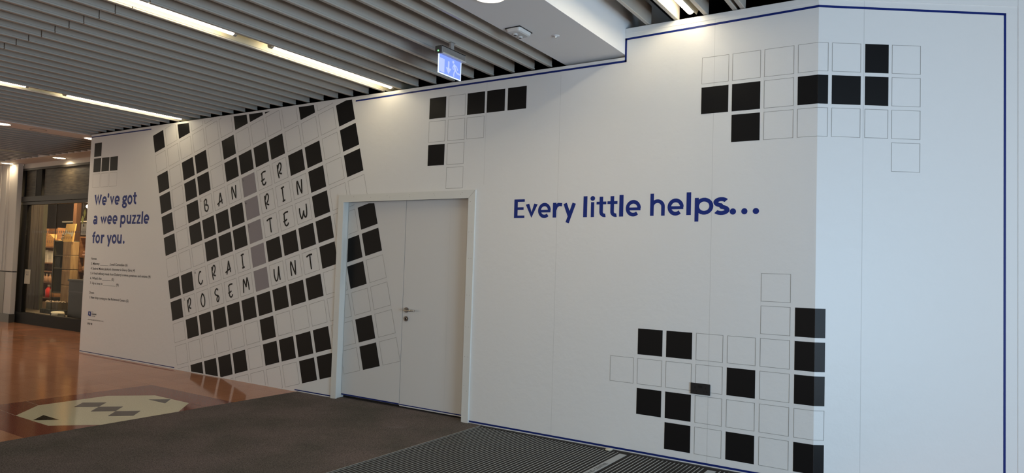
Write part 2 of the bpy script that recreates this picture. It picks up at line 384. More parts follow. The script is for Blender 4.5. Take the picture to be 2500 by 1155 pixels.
trough_light(-8.745, [(-4.2, -1.87), (-1.45, -.03)], 'white tube light trough further left, ending above the upper left crossword squares')
trough_light(-11.90 - pitch * 12 , [(-4.6, -.05)], 'distant tube light at the left edge among the far slats', y1=.2)
# surface batten with an angled reflector in the raised field
t = thing('batten_light', 'bright fluorescent batten with angled side reflector in the raised ceiling by the corner', 'ceiling light', None, (-1.79, 0, 0))
MB().cyl((0, ZHI + .045), .029, 'y', -1.5, -.02, 20).build('tube', M['batten'], t)
mb = MB(); mb.box(-.05, .05, -1.55, .0, ZHI + .085, ZHI + .13); mb.build('housing', M['trough'], t)
MB().prism([(.040, ZHI + .015), (.074, ZHI + .085), (.078, ZHI + .085), (.044, ZHI + .013)], 'y', -1.55, .0).build('reflector', M['trough'], t)

# ------------------------------------------------------------------ downlights and small ceiling fittings
def downlight(x, y, label, r=.105, lit=True, z=ZLOW, power=8):
    t = thing('downlight', label, 'ceiling light', 'round recessed downlights', (x, y, z))
    n = 36; mb = MB()
    i = 0
    prof = [(r + .018, 0), (r + .016, -.006), (r + .002, -.008), (r, -.002), (r - .002, .0)]
    for (ra, za), (rb, zb_) in zip(prof[:-1], prof[1:]):
        for k in range(n):
            a0, a1 = 2 * pi * k / n, 2 * pi * (k + 1) / n
            mb.poly([(ra * cos(a0), ra * sin(a0), za), (ra * cos(a1), ra * sin(a1), za), (rb * cos(a1), rb * sin(a1), zb_), (rb * cos(a0), rb * sin(a0), zb_)])
    mb.build('trim_ring', M['soffit'], t)
    MB().cyl((0, 0), r, 'z', -.0035, -.0005, n).build('lens', M['down'], t)
    d = bpy.data.lights.new('downlight_beam', 'AREA'); d.shape = 'DISK'; d.size = r * 1.8; d.energy = power; d.color = (1.0, .80, .55); d.spread = radians(150)
    o = bpy.data.objects.new('downlight_beam', d); C.objects.link(o); o.parent = t; o.location = (0, 0, -.006)
    return t
downlight(-2.645, -1.60, 'large round downlight in the plain beam, cut by the top edge')
downlight(-11.53, -1.00, 'round downlight at the left edge in the salmon lit soffit strip')
downlight(-11.53, .235, 'round downlight peeping out beside the upper left corner of the hoarding')
downlight(-16.66, 1.08, 'round downlight in the bulkhead above the cream pilaster', power=2.5)
downlight(-14.56, 1.13, 'round downlight in the bulkhead above the dark shop window')
t = thing('ceiling_speaker', 'unlit round ceiling speaker grille in the soffit strip', 'speaker', None, (-11.53, -.53, ZLOW))
MB().lathe((0, 0), [(.11, 0), (.108, -.005), (.098, -.006), (.095, -.002)], 32).build('rim', M['cap'], t)
MB().cyl((0, 0), .095, 'z', -.004, -.0022, 32).build('grille', M['soffit'], t)
# people counter
t = thing('people_counter', 'pale square twin-lens people counter on the plain beam beside the downlight', 'sensor', None, (-2.835, -.925, ZLOW))
MB().box(-.068, .068, -.092, .092, -.006, .001).build('back_plate', M['lens'], t, bevel=.0)
def rrect(a, b_, r, n=6):
    out = []
    for sx, sy, a0 in ((1, 1, 0), (-1, 1, 90), (-1, -1, 180), (1, -1, 270)):
        for k in range(n + 1):
            an = radians(a0 + 90 * k / n); out.append((sx * (a - r) + r * cos(an), sy * (b_ - r) + r * sin(an)))
    return out
mb = MB(); n0 = rrect(.066, .090, .022); n1 = rrect(.060, .084, .022); n2 = rrect(.048, .072, .02)
rings = [[(x, y, -.006) for x, y in n0], [(x, y, -.030) for x, y in n1], [(x, y, -.036) for x, y in n2]]
for ra, rb in zip(rings[:-1], rings[1:]):
    for k in range(len(ra)): mb.poly([ra[k], ra[(k + 1) % len(ra)], rb[(k + 1) % len(rb)], rb[k]])
mb.poly(rings[-1]); mb.build('housing', M['sensor'], t)
for yy in (-.036, .036):
    e = MB().lathe((-.008, yy), [(.020, -.034), (.018, -.044), (.013, -.047)], 24).build('eyelid', M['sensor'], t, smooth=True)
    MB().cyl((-.008, yy), .0115, 'z', -.0485, -.0472, 20).build('lens', M['lens'], e)
# small concealed sprinkler rosette
t = thing('sprinkler_head', 'tiny metal sprinkler rosette on the plain beam', 'sprinkler', None, (-2.64, -.69, ZLOW))
MB().lathe((0, 0), [(.030, 0), (.028, -.003), (.012, -.004), (.010, -.008)], 24).build('rosette', M['soffit'], t, smooth=True)
MB().lathe((0, 0), [(.008, -.008), (.006, -.016), (.009, -.018)], 12).build('nozzle', M['steel'], t)

# ------------------------------------------------------------------ exit sign
t = thing('exit_sign', 'blue-lit hanging emergency exit sign with arrow and running figure, on a stem below the slats', 'exit sign', None, (-3.48, -.93, 0))
MB().box(-.014, .022, -.028, .028, ZLOW - .003, ZLOW + .0).build('ceiling_plate', M['signbox'], t, bevel=.001)
MB().box(-.008, .014, -.020, .020, 3.222, ZLOW - .003).build('stem', M['signbox'], t, bevel=.003)
body = MB().box(-.030, .030, -.155, .155, 3.170, 3.228).build('body', M['signbox'], t, bevel=.006)
mb = MB()
for k in range(46): mb.box(.030, .0325, -.148 + k * .0065, -.1448 + k * .0065, 3.186, 3.224)
mb.build('ribbing', M['signbox'], body)
MB().box(-.032, .032, -.1575, .1575, 3.2265, 3.2305).build('top_edge', M['hole'], body)
MB().box(-.031, .031, -.172, -.155, 3.166, 3.229).build('end_cap', M['signend'], t, bevel=.006)
MB().cyl((.004, 3.186), .006, 'y', -.1745, -.1715, 16).build('green_led', M['led'], t)
MB().prism([(.030, 3.186), (.040, 3.176), (.036, 3.168), (-.030, 3.168), (-.030, 3.186)], 'y', -.150, .155).build('lower_lip', M['signlip'], t)
pn = MB().box(-.003, .003, -.158, .132, 3.020, 3.170).build('panel', M['signpanel'], t)
mb = MB(); mb.box(-.0035, .0045, -.162, -.156, 3.016, 3.170); mb.box(-.0035, .0045, .130, .136, 3.016, 3.165); mb.box(-.0035, .0045, -.162, .136, 3.014, 3.020)
mb.build('panel_edge', M['signedge'], pn)
X = .0036; Y0 = -.158
def sg(u, v): return (X, Y0 + u * .29, 3.020 + v * .145)     # u along the panel, v up
mb = MB()
mb.poly([sg(.03, .06), sg(.25, .06), sg(.25, .82), sg(.03, .82)])
mb.poly([sg(.40, .35), sg(.47, .35), sg(.47, .80), sg(.40, .80)])
mb.poly([sg(.31, .42), sg(.435, .08), sg(.56, .42)])
mb.poly([sg(.64 + .045 * cos(a * pi / 8), .86 + .085 * sin(a * pi / 8)) for a in range(16)])
def limb(pts, wd):
    for (a, b_), (c, d) in zip(pts[:-1], pts[1:]):
        L = hypot((c - a) * 2, d - b_); nx, ny = -(d - b_) / L * wd / 2, (c - a) * 2 / L * wd
        mb.poly([sg(a + nx, b_ + ny), sg(a - nx, b_ - ny), sg(c - nx, d - ny), sg(c + nx, d + ny)])
limb([(.68, .76), (.75, .42)], .085)
limb([(.70, .72), (.80, .66), (.86, .48)], .038)
limb([(.69, .72), (.62, .56), (.66, .44)], .038)
limb([(.74, .44), (.68, .22), (.68, .04)], .05)
limb([(.75, .44), (.84, .30), (.97, .30)], .05)
mb.build('symbols', M['signicon'], pn)

# ------------------------------------------------------------------ printed grids
def cellpoly(ox, oz, an, p, s, K, i, j):
    g = (p - s) / 2; out = []
    for a, b_ in ((0, 0), (1, 0), (1, 1), (0, 1)):
        u = (i * p + g + a * s) * K; v = j * p + g + b_ * s
        out.append((ox + u * cos(an) + v * sin(an), oz + u * sin(an) - v * cos(an)))
    return out
def frame_polys(q, t=.0036):
    """four thin strips just inside a quad"""
    c = (sum(p[0] for p in q) / 4, sum(p[1] for p in q) / 4); out = []
    inn = [(p[0] + (c[0] - p[0]) * t * 2 / hypot(q[0][0] - q[1][0], q[0][1] - q[1][1]), p[1] + (c[1] - p[1]) * t * 2 / hypot(q[0][0] - q[1][0], q[0][1] - q[1][1])) for p in q]
    for k in range(4): out.append([q[k], q[(k + 1) % 4], inn[(k + 1) % 4], inn[k]])
    return out
XO, ZO, XA, XP, XS, XK = -14.0177 * .53, (1.2308 + 3.4445) * .53, .2675, .5555 * .53, .4723 * .53, .9856
rows = {
 -4: 'B.B..        ', -3: '......BBB    ', -2: 'B.BB.B....B. ', -1: 'B.BB.BBBB...B',
 0: 'B.B___g__BB.B', 1: 'B.BBBBg___B.B'.replace('B.BBBB', 'B.BBBB'), 2: '...BBBg___B..', 3: 'BB____gBBBB..',
 4: 'B_____g___BBB', 5: '.BBBBBBBBB.B.', 6: '......B......', 7: '.BBBB.BBBB.B.', 8: '..........BB.'.replace('..........BB.', '........BB.B.')}
# rows run from column -6 to column 6; B black, g mauve, '.' and '_' outlined
rows[0] = 'B.B___g__BB.B'; rows[-4] = 'B.B..        '
def wall_clip(q):
    """clip to the hoarding face: below its head, above the floor, and not across the door hole"""
    q = clip(q, 1, 3.250, True)
    if q: q = clip(q, 1, .012, False)
    if not q: return []
    a = clip(q, 0, DX0 - .02, True); out = [a] if len(a) > 2 else []
    b_ = clip(q, 0, DX0 - .02, False)
    if len(b_) > 2: b_ = clip(b_, 1, DZ + .02, False)
    if len(b_) > 2: out.append(b_)
    return out
def leaf_clip(q):
    for ax, v, k in ((0, -5.615, False), (0, -4.797, True), (1, .05, False), (1, 2.115, True)):
        q = clip(q, ax, v, k)
        if len(q) < 3: return []
    return [q]
class Print:
    def __init__(s, y): s.y = y; s.b = []; s.o = []; s.g = []
    def add(s, kind, q, clipper, t=.0036):
        if kind == 'B': tgt, polys = s.b, [q]
        elif kind == 'g': tgt, polys = s.g, [q]
        else: tgt, polys = s.o, frame_polys(q, t)
        mb = MB()
        for p in polys:
            for r in clipper(p): mb.poly([(a, s.y, c) for a, c in r])
        if mb.f: tgt.append(mb)
    def build(s, parent):
        for k in s.b: k.build('black_square', M['black'], parent)
        for k in s.o: k.build('outlined_square', M['outline'], parent)
        for k in s.g: k.build('mauve_square', M['grey'], parent)
big = Print(FR); leafp = Print(.085 + FR)
for j, row in rows.items():
    for i, ch in zip(range(-6, 7), row):
        if ch == ' ': continue
        q = cellpoly(XO, ZO, XA, XP, XS, XK, i, j)
        big.add(ch, q, wall_clip)
for j, row in {2: '..', 3: '.B', 4: 'BB', 5: 'B.', 6: '..', 7: 'B.', 8: 'B.'}.items():
    for i, ch in zip((5, 6), row): leafp.add(ch, cellpoly(XO, ZO, XA, XP, XS, XK, i, j), leaf_clip)
for j in (5, 6, 7, 8): leafp.add('.', cellpoly(XO, ZO, XA, XP, XS, XK, 4, j), leaf_clip)
g = thing('crossword_print', 'huge tilted crossword printed on the white hoarding left of the double door', 'wall graphic')
big.build(g)
# --- handwriting in the cells: strokes in cell space (u right 0..1, v down 0..1)
def cellpt(i, j, u, v):
    gg = (XP - XS) / 2; U_ = (i * XP + gg + u * XS) * XK; V_ = j * XP + gg + v * XS
    return (XO + U_ * cos(XA) + V_ * sin(XA), ZO + U_ * sin(XA) - V_ * cos(XA))
def smooth_pts(pts, it=2):
    for _ in range(it):
        out = [pts[0]]
        for a, b_ in zip(pts[:-1], pts[1:]):
            out += [(a[0] * .75 + b_[0] * .25, a[1] * .75 + b_[1] * .25), (a[0] * .25 + b_[0] * .75, a[1] * .25 + b_[1] * .75)]
        out.append(pts[-1]); pts = out
    return pts
def ribbon(pts, w, closed=False, taper=False):
    """2D polyline -> list of quads, mitred"""
    P = [Vector(p) for p in pts]; n = len(P); L = []; R = []
    for k in range(n):
        if closed: a, b_ = P[(k - 1) % n], P[(k + 1) % n]
        else: a, b_ = P[max(k - 1, 0)], P[min(k + 1, n - 1)]
        d1 = (P[k] - a); d2 = (b_ - P[k])
        d1 = d1.normalized() if d1.length > 1e-9 else d2.normalized(); d2 = d2.normalized() if d2.length > 1e-9 else d1
        t = (d1 + d2)
        t = t.normalized() if t.length > 1e-6 else d1
        nn = Vector((-t.y, t.x)); c = max(abs(nn.dot(Vector((-d1.y, d1.x)))), .5)
        ww = w / 2 / c
        if taper and (k == 0 or k == n - 1): ww *= .45
        L.append(P[k] + nn * ww); R.append(P[k] - nn * ww)
    rng = range(n) if closed else range(n - 1)
    return [[tuple(L[k]), tuple(L[(k + 1) % n]), tuple(R[(k + 1) % n]), tuple(R[k])] for k in rng]
HW = {
 'E': [[(.30, .28), (.45, .20), (.66, .22)], [(.36, .24), (.34, .42), (.33, .56)], [(.24, .60), (.36, .60), (.52, .54)], [(.33, .58), (.32, .74), (.40, .84), (.52, .82), (.58, .72)]],
 'R': [[(.35, .18), (.33, .50), (.37, .86)], [(.36, .40), (.46, .16), (.58, .15), (.63, .30), (.54, .50), (.41, .60)], [(.41, .60), (.50, .66), (.60, .70)]],
 'B': [[(.36, .22), (.34, .50), (.36, .78)], [(.36, .26), (.50, .16), (.58, .26), (.52, .42), (.42, .48)], [(.42, .48), (.60, .50), (.66, .66), (.52, .84), (.38, .76)]],
 'A': [[(.32, .86), (.46, .50), (.56, .20)], [(.56, .20), (.60, .50), (.63, .80)], [(.22, .74), (.44, .66), (.68, .60)]],
 'N': [[(.30, .84), (.30, .50), (.34, .20), (.40, .22)], [(.38, .20), (.46, .50), (.56, .82), (.60, .80)], [(.58, .80), (.62, .50), (.66, .18)]],
 'I': [[(.38, .20), (.50, .17), (.62, .18)], [(.48, .18), (.46, .50), (.46, .80)], [(.38, .82), (.46, .82), (.58, .80)]],
 'T': [[(.26, .24), (.44, .18), (.66, .20)], [(.50, .20), (.48, .52), (.48, .86)]],
 'W': [[(.26, .28), (.24, .56), (.32, .84), (.42, .70), (.52, .46)], [(.52, .46), (.50, .66), (.58, .82), (.68, .74), (.72, .50), (.74, .20)]],
 'C': [[(.60, .24), (.50, .16), (.36, .36), (.30, .64), (.40, .82), (.54, .84), (.66, .66)]],
 'O': [[(.50, .16), (.34, .34), (.30, .62), (.42, .84), (.58, .78), (.66, .52), (.60, .26), (.48, .15), (.44, .22)]],
 'S': [[(.64, .28), (.58, .18), (.44, .20), (.34, .36), (.42, .48), (.60, .54), (.66, .66), (.56, .84), (.46, .80), (.46, .66), (.58, .54)]],
 'M': [[(.26, .86), (.30, .50), (.34, .20), (.40, .24)], [(.38, .22), (.44, .42), (.50, .62)], [(.50, .62), (.56, .40), (.64, .16)], [(.64, .16), (.70, .46), (.70, .80)]],
 'U': [[(.32, .24), (.28, .56), (.34, .82), (.46, .82), (.56, .60), (.66, .18)], [(.66, .18), (.64, .50), (.66, .84)]]}
lay = 0
for i, j, s in ((-3, 0, 'BAN'), (1, 0, 'ER'), (1, 1, 'RIN'), (1, 2, 'TEW'), (-4, 3, 'CRAI'), (-5, 4, 'ROSEM'), (1, 4, 'UNT')):
    for k, ch in enumerate(s):
        mb = MB()
        for st in HW[ch]:
            pts = smooth_pts([cellpt(i + k, j, u, v) for u, v in st]) if len(st) > 2 else [cellpt(i + k, j, u, v) for u, v in st]
            lay = (lay + 1) % 5
            for q in ribbon(pts, .0195, taper=True): mb.poly([(a, FR * 1.6 - lay * .00008, c) for a, c in q])
        mb.build('handwritten_letter', M['ink'], g)

def text_mesh(s, font_off=0.0, spacing=1.0):
    cu = bpy.data.curves.new('txt', 'FONT'); cu.body = s; cu.offset = font_off; cu.space_character = spacing; cu.resolution_u = 3
    o = bpy.data.objects.new('txt', cu); C.objects.link(o)
    me = bpy.data.meshes.new_from_object(o.evaluated_get(bpy.context.evaluated_depsgraph_get()))
    vs = [tuple(v.co[:2]) for v in me.vertices]; fs = [tuple(p.vertices) for p in me.polygons]
    bpy.data.objects.remove(o, do_unlink=True); bpy.data.curves.remove(cu)
    return vs, fs
def put_text(mb, s, f, x0, x1, zb, size, off=0.012, spacing=1.0):
    """fit string between x0 and x1 on its baseline zb; size = em height; f maps (x,z) to 3D"""
    vs, fs = text_mesh(s, off, spacing)
    a = min(v[0] for v in vs); b_ = max(v[0] for v in vs); k = (x1 - x0) / (b_ - a); i = len(mb.v)
    mb.v += [f(x0 + (v[0] - a) * k, zb + v[1] * size) for v in vs]; mb.f += [tuple(i + q for q in p) for p in fs]
onwall = lambda x, z: (x, FR * 1.5, z)
for i, j, s in ((0, 0, '1.'), (-3, 0, '3.'), (0, 1, '4.'), (0, 2, '5.'), (-4, 3, '6.'), (-5, 4, '7.')):
    def f(a, c, i=i, j=j):
        x, z = cellpt(i, j, a, c); return (x, FR * 1.6, z)
    mb = MB(); vs, fs = text_mesh(s, .015); k0 = len(mb.v)
    mb.v += [f(.05 + v[0] * .16, .19 - v[1] * .17) for v in vs]; mb.f += [tuple(k0 + q for q in p) for p in fs]
    mb.build('clue_number', M['clue'], g)

# --- upright grids
def upright(name, label, ox, oz, rowsd, p=.2385, s=.2114, fold=False, extra=None, mp=None):
    """rowsd: {row: (first column, string)} on the main wall; x is unrolled round the corner when fold"""
    b_ = []; o = []
    def put(tgt, q):
        if not fold: tgt.poly([(a, FR, c) for a, c in q]); return
        l_ = clip(q, 0, XC, True); r_ = clip(q, 0, XC, False)
        if len(l_) > 2: tgt.poly([(a, FR, c) for a, c in l_])
        if len(r_) > 2: tgt.poly([w2(a - XC, c, -FR) for a, c in r_])
    for j, (c0, row) in rowsd.items():
        for k, ch in enumerate(row):
            if ch == ' ': continue
            i = c0 + k; x0 = ox + i * p; x1 = x0 + s; z1 = oz - j * p; z0 = z1 - s
            if mp: x0, x1 = mp(i, x0, x1)
            q = [(x0, z1), (x1, z1), (x1, z0), (x0, z0)]
            tgt = MB()
            if ch == 'B': put(tgt, q); b_.append(tgt)
            else:
                for e in frame_polys(q, .003): put(tgt, e)
                o.append(tgt)
    t = thing(name, label, 'wall graphic', 'small crossword grids on the hoarding')
    for e in b_: e.build('black_square', M['black'], t)
    for e in o: e.build('outlined_square', M['outline'], t)
    return t
def um_map(i, x0, x1):
    tab = [(-4.459, -4.250), (-4.218, -4.012), (-3.989, -3.783), (-3.758, -3.554), (-3.522, -3.318)]
    return tab[i]
upright('crossword_print', 'small crossword grid above the door with three black squares in a row at its right', -4.459, 3.146, {0: (0, 'B.BBB'), 1: (0, '...'), 2: (0, 'B.'), 3: (1, '.')}, p=.2365, s=.2100, mp=um_map)
XU, ZU = (-3.2226 + .0256) * .53, (2.5851 - .0256 + 3.4445) * .53
def ur_map(i, x0, x1):
    if i == 5: return XC + .344, XC + .516
    if i == 6: return XC + .541, XC + .752
    return x0, x1
upright('crossword_print', 'upper right crossword grid folding round the wall corner', XU, ZU,
        {0: (0, '.....B.'), 1: (0, 'BB.BBB.'), 2: (1, 'B.....'), 3: (6, '.')}, fold=True, mp=ur_map)
XLo, ZLo = (-4.1411 + .02995) * .53, (-1.5043 - .02995 + 3.4445) * .53
upright('crossword_print', 'lower right crossword grid around the socket, folding round the corner', XLo, ZLo,
        {-2: (4, '.'), -1: (4, '.B'), 0: (0, 'BB...B'), 1: (-1, '....B.B'), 2: (0, 'BB....'), 3: (1, 'B.B.B')}, p=.24067, s=.2089, fold=True)
def tl_map(i, x0, x1):
    return [(-10.948, -10.744), (-10.716, -10.507), (-10.482, -10.273)][i]
upright('crossword_print', 'tiny looking far left grid of four black squares above the blue heading', -10.94, 3.140, {0: (0, 'B'), 1: (0, 'BBB'), 2: (0, '...')}, p=.2325, s=.2060, mp=tl_map)

# ------------------------------------------------------------------ drawn alphabet for the blue headings
def arc(cx_, cy_, rx, ry, a0, a1, n=22):
    return [(cx_ + rx * cos(radians(a0 + (a1 - a0) * k / n)), cy_ + ry * sin(radians(a0 + (a1 - a0) * k / n))) for k in range(n + 1)]
TW = .225; h = TW / 2
def disc(x, y, r): return ('disc', x, y, r)
GL = {
 'E': [[(h, 0), (h, 1.3)], [(.02, .088), (.66, .088)], [(.02, .66), (.60, .66)], [(.02, 1.212), (.66, 1.212)]],
 'v': [[(.09, 1), (.40, .02), (.71, 1)]],
 'y': [[(.09, 1), (.44, .06)], [(.78, 1), (.28, -.42)]],
 'e': [[(h, .46), (1 - h * .2, .46)], arc(.5, .5, .5 - h, .5 - h, 0, 312)],
 'r': [[(h, 0), (h, 1)], [(h, .48), (.20, .74), (.36, .88), (.58, .86)]],
 'l': [[(h, 0), (h, 1.35)]],
 'i': [[(h, 0), (h, 1)], disc(h, 1.25, .16)],
 't': [[(.30, 1.30), (.30, .34)] + arc(.52, .33, .22, .22, 180, 285, 10), [(0, .90), (.62, .90)]],
 'h': [[(h, 0), (h, 1.35)], [(h, .50)] + arc(.46, .55, .46 - h, .45 - h, 170, 0, 14) + [(.92 - h, 0)]],
 'p': [[(h, -.40), (h, 1)], arc(.54, .5, .54 - h - .02, .5 - h, 0, 360)],
 's': [arc(.42, .72, .25, .17, 28, 262, 16) + arc(.42, .28, .27, .17, 82, -152, 16)],
 '.': [disc(.16, .16, .16)],
 'W': [[(.07, 1.35), (.36, .02), (.62, 1.2), (.88, .02), (1.17, 1.35)]],
 "'": [disc(.16, 1.22, .15), [(.20, 1.22), (.12, .95)]],
 'g': [arc(.40, .66, .30, .26, 0, 360), [(.58, .86), (.82, 1.0)], [(.22, .42), (.14, .26), (.34, .16), (.60, .12)], arc(.42, -.16, .34, .24, 0, 360)],
 'o': [arc(.5, .5, .5 - h, .5 - h, 0, 360)],
 'a': [arc(.38, .30, .38 - h, .30 - h + .02, 0, 360, 18), [(.74, 0), (.74, .62)] + arc(.44, .66, .30, .23, 0, 150, 10)],
 'w': [[(.09, 1), (.34, .02), (.60, .9), (.86, .02), (1.11, 1)]],
 'u': [[(h, 1), (h, .42)] + arc(.44, .42, .44 - h, .42 - h, 180, 350, 12), [(.88 - h, 0), (.88 - h, 1)]],
 'z': [[(0.02, .912), (.74, .912)], [(.66, 1 - h * .4), (.10, h * .4)], [(0, .088), (.76, .088)]],
 'f': [[(.30, 0), (.30, 1.02)] + arc(.54, 1.02, .24, .24, 180, 70, 10), [(0, .86), (.62, .86)]]}
def glyph(mb, ch, x0, x1, z0, z1, f, w=TW):
    if ch in 'Ww': w = .30
    elif ch in 'vyz': w = .265
    polys = []
    for st in GL[ch]:
        if isinstance(st, tuple) and st[0] == 'disc':
            polys.append([[(st[1] + st[3] * cos(2 * pi * k / 28), st[2] + st[3] * sin(2 * pi * k / 28)) for k in range(28)]])
        else:
            ws = w * (.78 if len(st) == 2 and abs(st[0][1] - st[1][1]) < 1e-6 else 1)
            cl = len(st) > 4 and hypot(st[0][0] - st[-1][0], st[0][1] - st[-1][1]) < 1e-6
            polys.append(ribbon(st[:-1] if cl else st, ws, closed=cl))
    P = [p for s in polys for q in s for p in q]
    a, b_, c, d = min(p[0] for p in P), max(p[0] for p in P), min(p[1] for p in P), max(p[1] for p in P)
    for k, s in enumerate(polys):
        for q in s: mb.poly([f(x0 + (p[0] - a) / (b_ - a) * (x1 - x0), z0 + (p[1] - c) / (d - c) * (z1 - z0), k) for p in q])
fw = lambda x, z, k: (x, FR - k * .0001, z)
SLOGAN = (('E', -3.414, -3.302, 1.928, 2.100), ('v', -3.290, -3.165, 1.929, 2.058), ('e', -3.159, -3.028, 1.925, 2.062), ('r', -3.008, -2.914, 1.929, 2.060),
                        ('y', -2.902, -2.780, 1.877, 2.058), ('l', -2.707, -2.670, 1.929, 2.110), ('i', -2.641, -2.597, 1.929, 2.110), ('t', -2.582, -2.491, 1.927, 2.102),
                        ('t', -2.481, -2.389, 1.927, 2.104), ('l', -2.372, -2.335, 1.930, 2.112), ('e', -2.313, -2.180, 1.929, 2.067), ('h', -2.099, -1.975, 1.933, 2.114),
                        ('e', -1.952, -1.819, 1.932, 2.070), ('l', -1.797, -1.760, 1.935, 2.116), ('p', -1.730, -1.583, 1.883, 2.070), ('s', -1.583, -1.458, 1.932, 2.071),
                        ('.', -1.457, -1.409, 1.934, 1.982), ('.', -1.370, -1.324, 1.935, 1.982), ('.', -1.286, -1.239, 1.936, 1.982))
sl = thing('slogan_lettering', 'large blue words Every little helps in the middle of the white wall', 'lettering')
for a0, a1 in ((0, 5), (5, 11), (11, 19)):
    mb = MB()
    for ch, a, b_, c, d in SLOGAN[a0:a1]: glyph(mb, ch, a, b_, c, d, fw)
    mb.build('word', M['blue'], sl)
lines = [
 [('W', -10.871, -10.660, 2.194, 2.372), ('e', -10.648, -10.518, 2.192, 2.330), ("'", -10.503, -10.455, 2.300, 2.372), ('v', -10.432, -10.312, 2.194, 2.328), ('e', -10.300, -10.165, 2.192, 2.330),
  ('g', -10.097, -9.965, 2.143, 2.332), ('o', -9.960, -9.830, 2.191, 2.330), ('t', -9.820, -9.722, 2.193, 2.364)],
 [('a', -10.871, -10.753, 1.912, 2.047), ('w', -10.664, -10.488, 1.914, 2.045), ('e', -10.475, -10.345, 1.912, 2.047), ('e', -10.330, -10.195, 1.912, 2.047), ('p', -10.118, -9.978, 1.864, 2.047),
  ('u', -9.954, -9.834, 1.913, 2.045), ('z', -9.815, -9.710, 1.914, 2.045), ('z', -9.695, -9.592, 1.914, 2.045), ('l', -9.574, -9.536, 1.914, 2.090), ('e', -9.517, -9.380, 1.912, 2.047)],
 [('f', -10.871, -10.782, 1.633, 1.808), ('o', -10.777, -10.650, 1.631, 1.765), ('r', -10.623, -10.528, 1.633, 1.763), ('y', -10.458, -10.325, 1.583, 1.761), ('o', -10.320, -10.190, 1.631, 1.766),
  ('u', -10.176, -10.056, 1.632, 1.765), ('.', -10.020, -9.975, 1.633, 1.675)]]
hl = thing('heading_lettering', "three-line blue heading We've got a wee puzzle for you at the far left", 'lettering')
for ln in lines:
    mb = MB()
    for ch, a, b_, c, d in ln: glyph(mb, ch, a, b_, c, d, fw, .275)
    mb.build('text_line', M['blue'], hl)
# --- crossword clues
cl_ = thing('clue_lettering', 'small dark list of Across and Down clues below the far left heading', 'lettering')
for s, x1, zb in (('Across', -10.711, 1.388), ('3. Mammy ________ , Local Comedian (6)', -9.862, 1.314), ("4. Saoirse Monica Jackon's character in Derry Girls (4)", -9.667, 1.243),
                  ("5. A local delicacy made from Doherty's mince, potatoes and onions (4)", -9.273, 1.171), ("6. What's the ________ (5)", -10.204, 1.098), ('7. Up a tree in ___________ (9)', -10.069, 1.025),
                  ('Down', -10.731, .883), ('1. New shop coming to the Richmond Centre (5)', -9.790, .813)):
    mb = MB(); put_text(mb, s, onwall, -10.862, x1, zb, .050, .008, 1.0)
    mb.build('text_line', M['clue'], cl_)
# --- centre logo, web address and social marks
lg = thing('logo_print', 'small dark blue logo, web address and three round marks under the clues', 'logo')
mb = MB()
o_ = [(-10.862, .620), (-10.786, .620), (-10.782, .560), (-10.800, .546), (-10.866, .562)]; i_ = [(-10.836, .603), (-10.812, .603), (-10.811, .575), (-10.817, .575), (-10.838, .577)]
for k in range(5): mb.poly([(p[0], FR, p[1]) for p in (o_[k], o_[(k + 1) % 5], i_[(k + 1) % 5], i_[k])])
mb.poly([(-10.828, FR * 1.2, .598), (-10.820, FR * 1.2, .598), (-10.820, FR * 1.2, .583), (-10.828, FR * 1.2, .583)])
mb.build('emblem', M['blue'], lg)
mb = MB(); put_text(mb, 'THE', onwall, -10.763, -10.722, .608, .022); mb.build('word', M['urlgrey'], lg)
mb = MB(); put_text(mb, 'CENTRE', onwall, -10.762, -10.665, .549, .022); mb.build('word', M['urlgrey'], lg)
mb = MB(); put_text(mb, 'RICHMOND', onwall, -10.763, -10.627, .577, .026, .04); mb.build('bold_word', M['clue'], lg)
mb = MB(); put_text(mb, 'WWW.RICHMONDCENTRE.CO.UK', onwall, -10.868, -10.421, .491, .024, .006); mb.build('web_address', M['urlgrey'], lg)
for xx, s in ((-10.850, 'f'), (-10.799, 't'), (-10.748, 'o')):
    rm = MB().poly([(xx + .0165 * cos(2 * pi * k / 20), FR, .440 + .0165 * sin(2 * pi * k / 20)) for k in range(20)]).build('round_mark', M['clue'], lg)
    mb = MB(); put_text(mb, s, onwall, xx - .004, xx + .004, .435, .014); mb.build('mark_symbol', M['wrap'], rm)

# ------------------------------------------------------------------ blue border line
def stripe(mb, pts, w, f):
    for (a, b_), (c, d) in zip(pts[:-1], pts[1:]):
        L = hypot(c - a, d - b_); nx, nz = -(d - b_) / L * w / 2, (c - a) / L * w / 2; ex, ez = (c - a) / L * w / 2, (d - b_) / L * w / 2
        mb.poly([f(a - ex + nx, b_ - ez + nz), f(a - ex - nx, b_ - ez - nz), f(c + ex - nx, d + ez - nz), f(c + ex + nx, d + ez + nz)])
f0 = lambda x, z: (x, FR, z)
mb = MB(); stripe(mb, [(XL + .01, 3.240), (-9.45, 3.236)], .016, f0)
tag(mb.build('border_stripe', M['navy']), 'short dark blue line at the top left end of the hoarding', 'stripe', 'blue border lines')
mb = MB()
stripe(mb, [(-5.49, 3.228), (-4.7, 3.236), (XB1 + .009, 3.243)], .017, f0)
stripe(mb, [(XB1 + .009, 3.246), (XB1 + .009, 3.428)], .017, f0)
stripe(mb, [(XB1 + .009, 3.430), (XC - .006, 3.448)], .017, f0)
f2 = lambda t, z: w2(t, z, .0012)
stripe(mb, [(.006, 3.448), (1.374, 3.440)], .017, f2); stripe(mb, [(1.374, 3.440), (1.374, .02)], .017, f2)
tag(mb.build('border_stripe', M['navy']), 'long blue line stepping over the beam, round the corner and down the right side', 'stripe', 'blue border lines')
mb = MB(); stripe(mb, [(XL + .01, .020), (-8.615, .022)], .010, f0)
tag(mb.build('border_stripe', M['navy']), 'blue line along the foot of the hoarding under the far left heading', 'stripe', 'blue border lines')
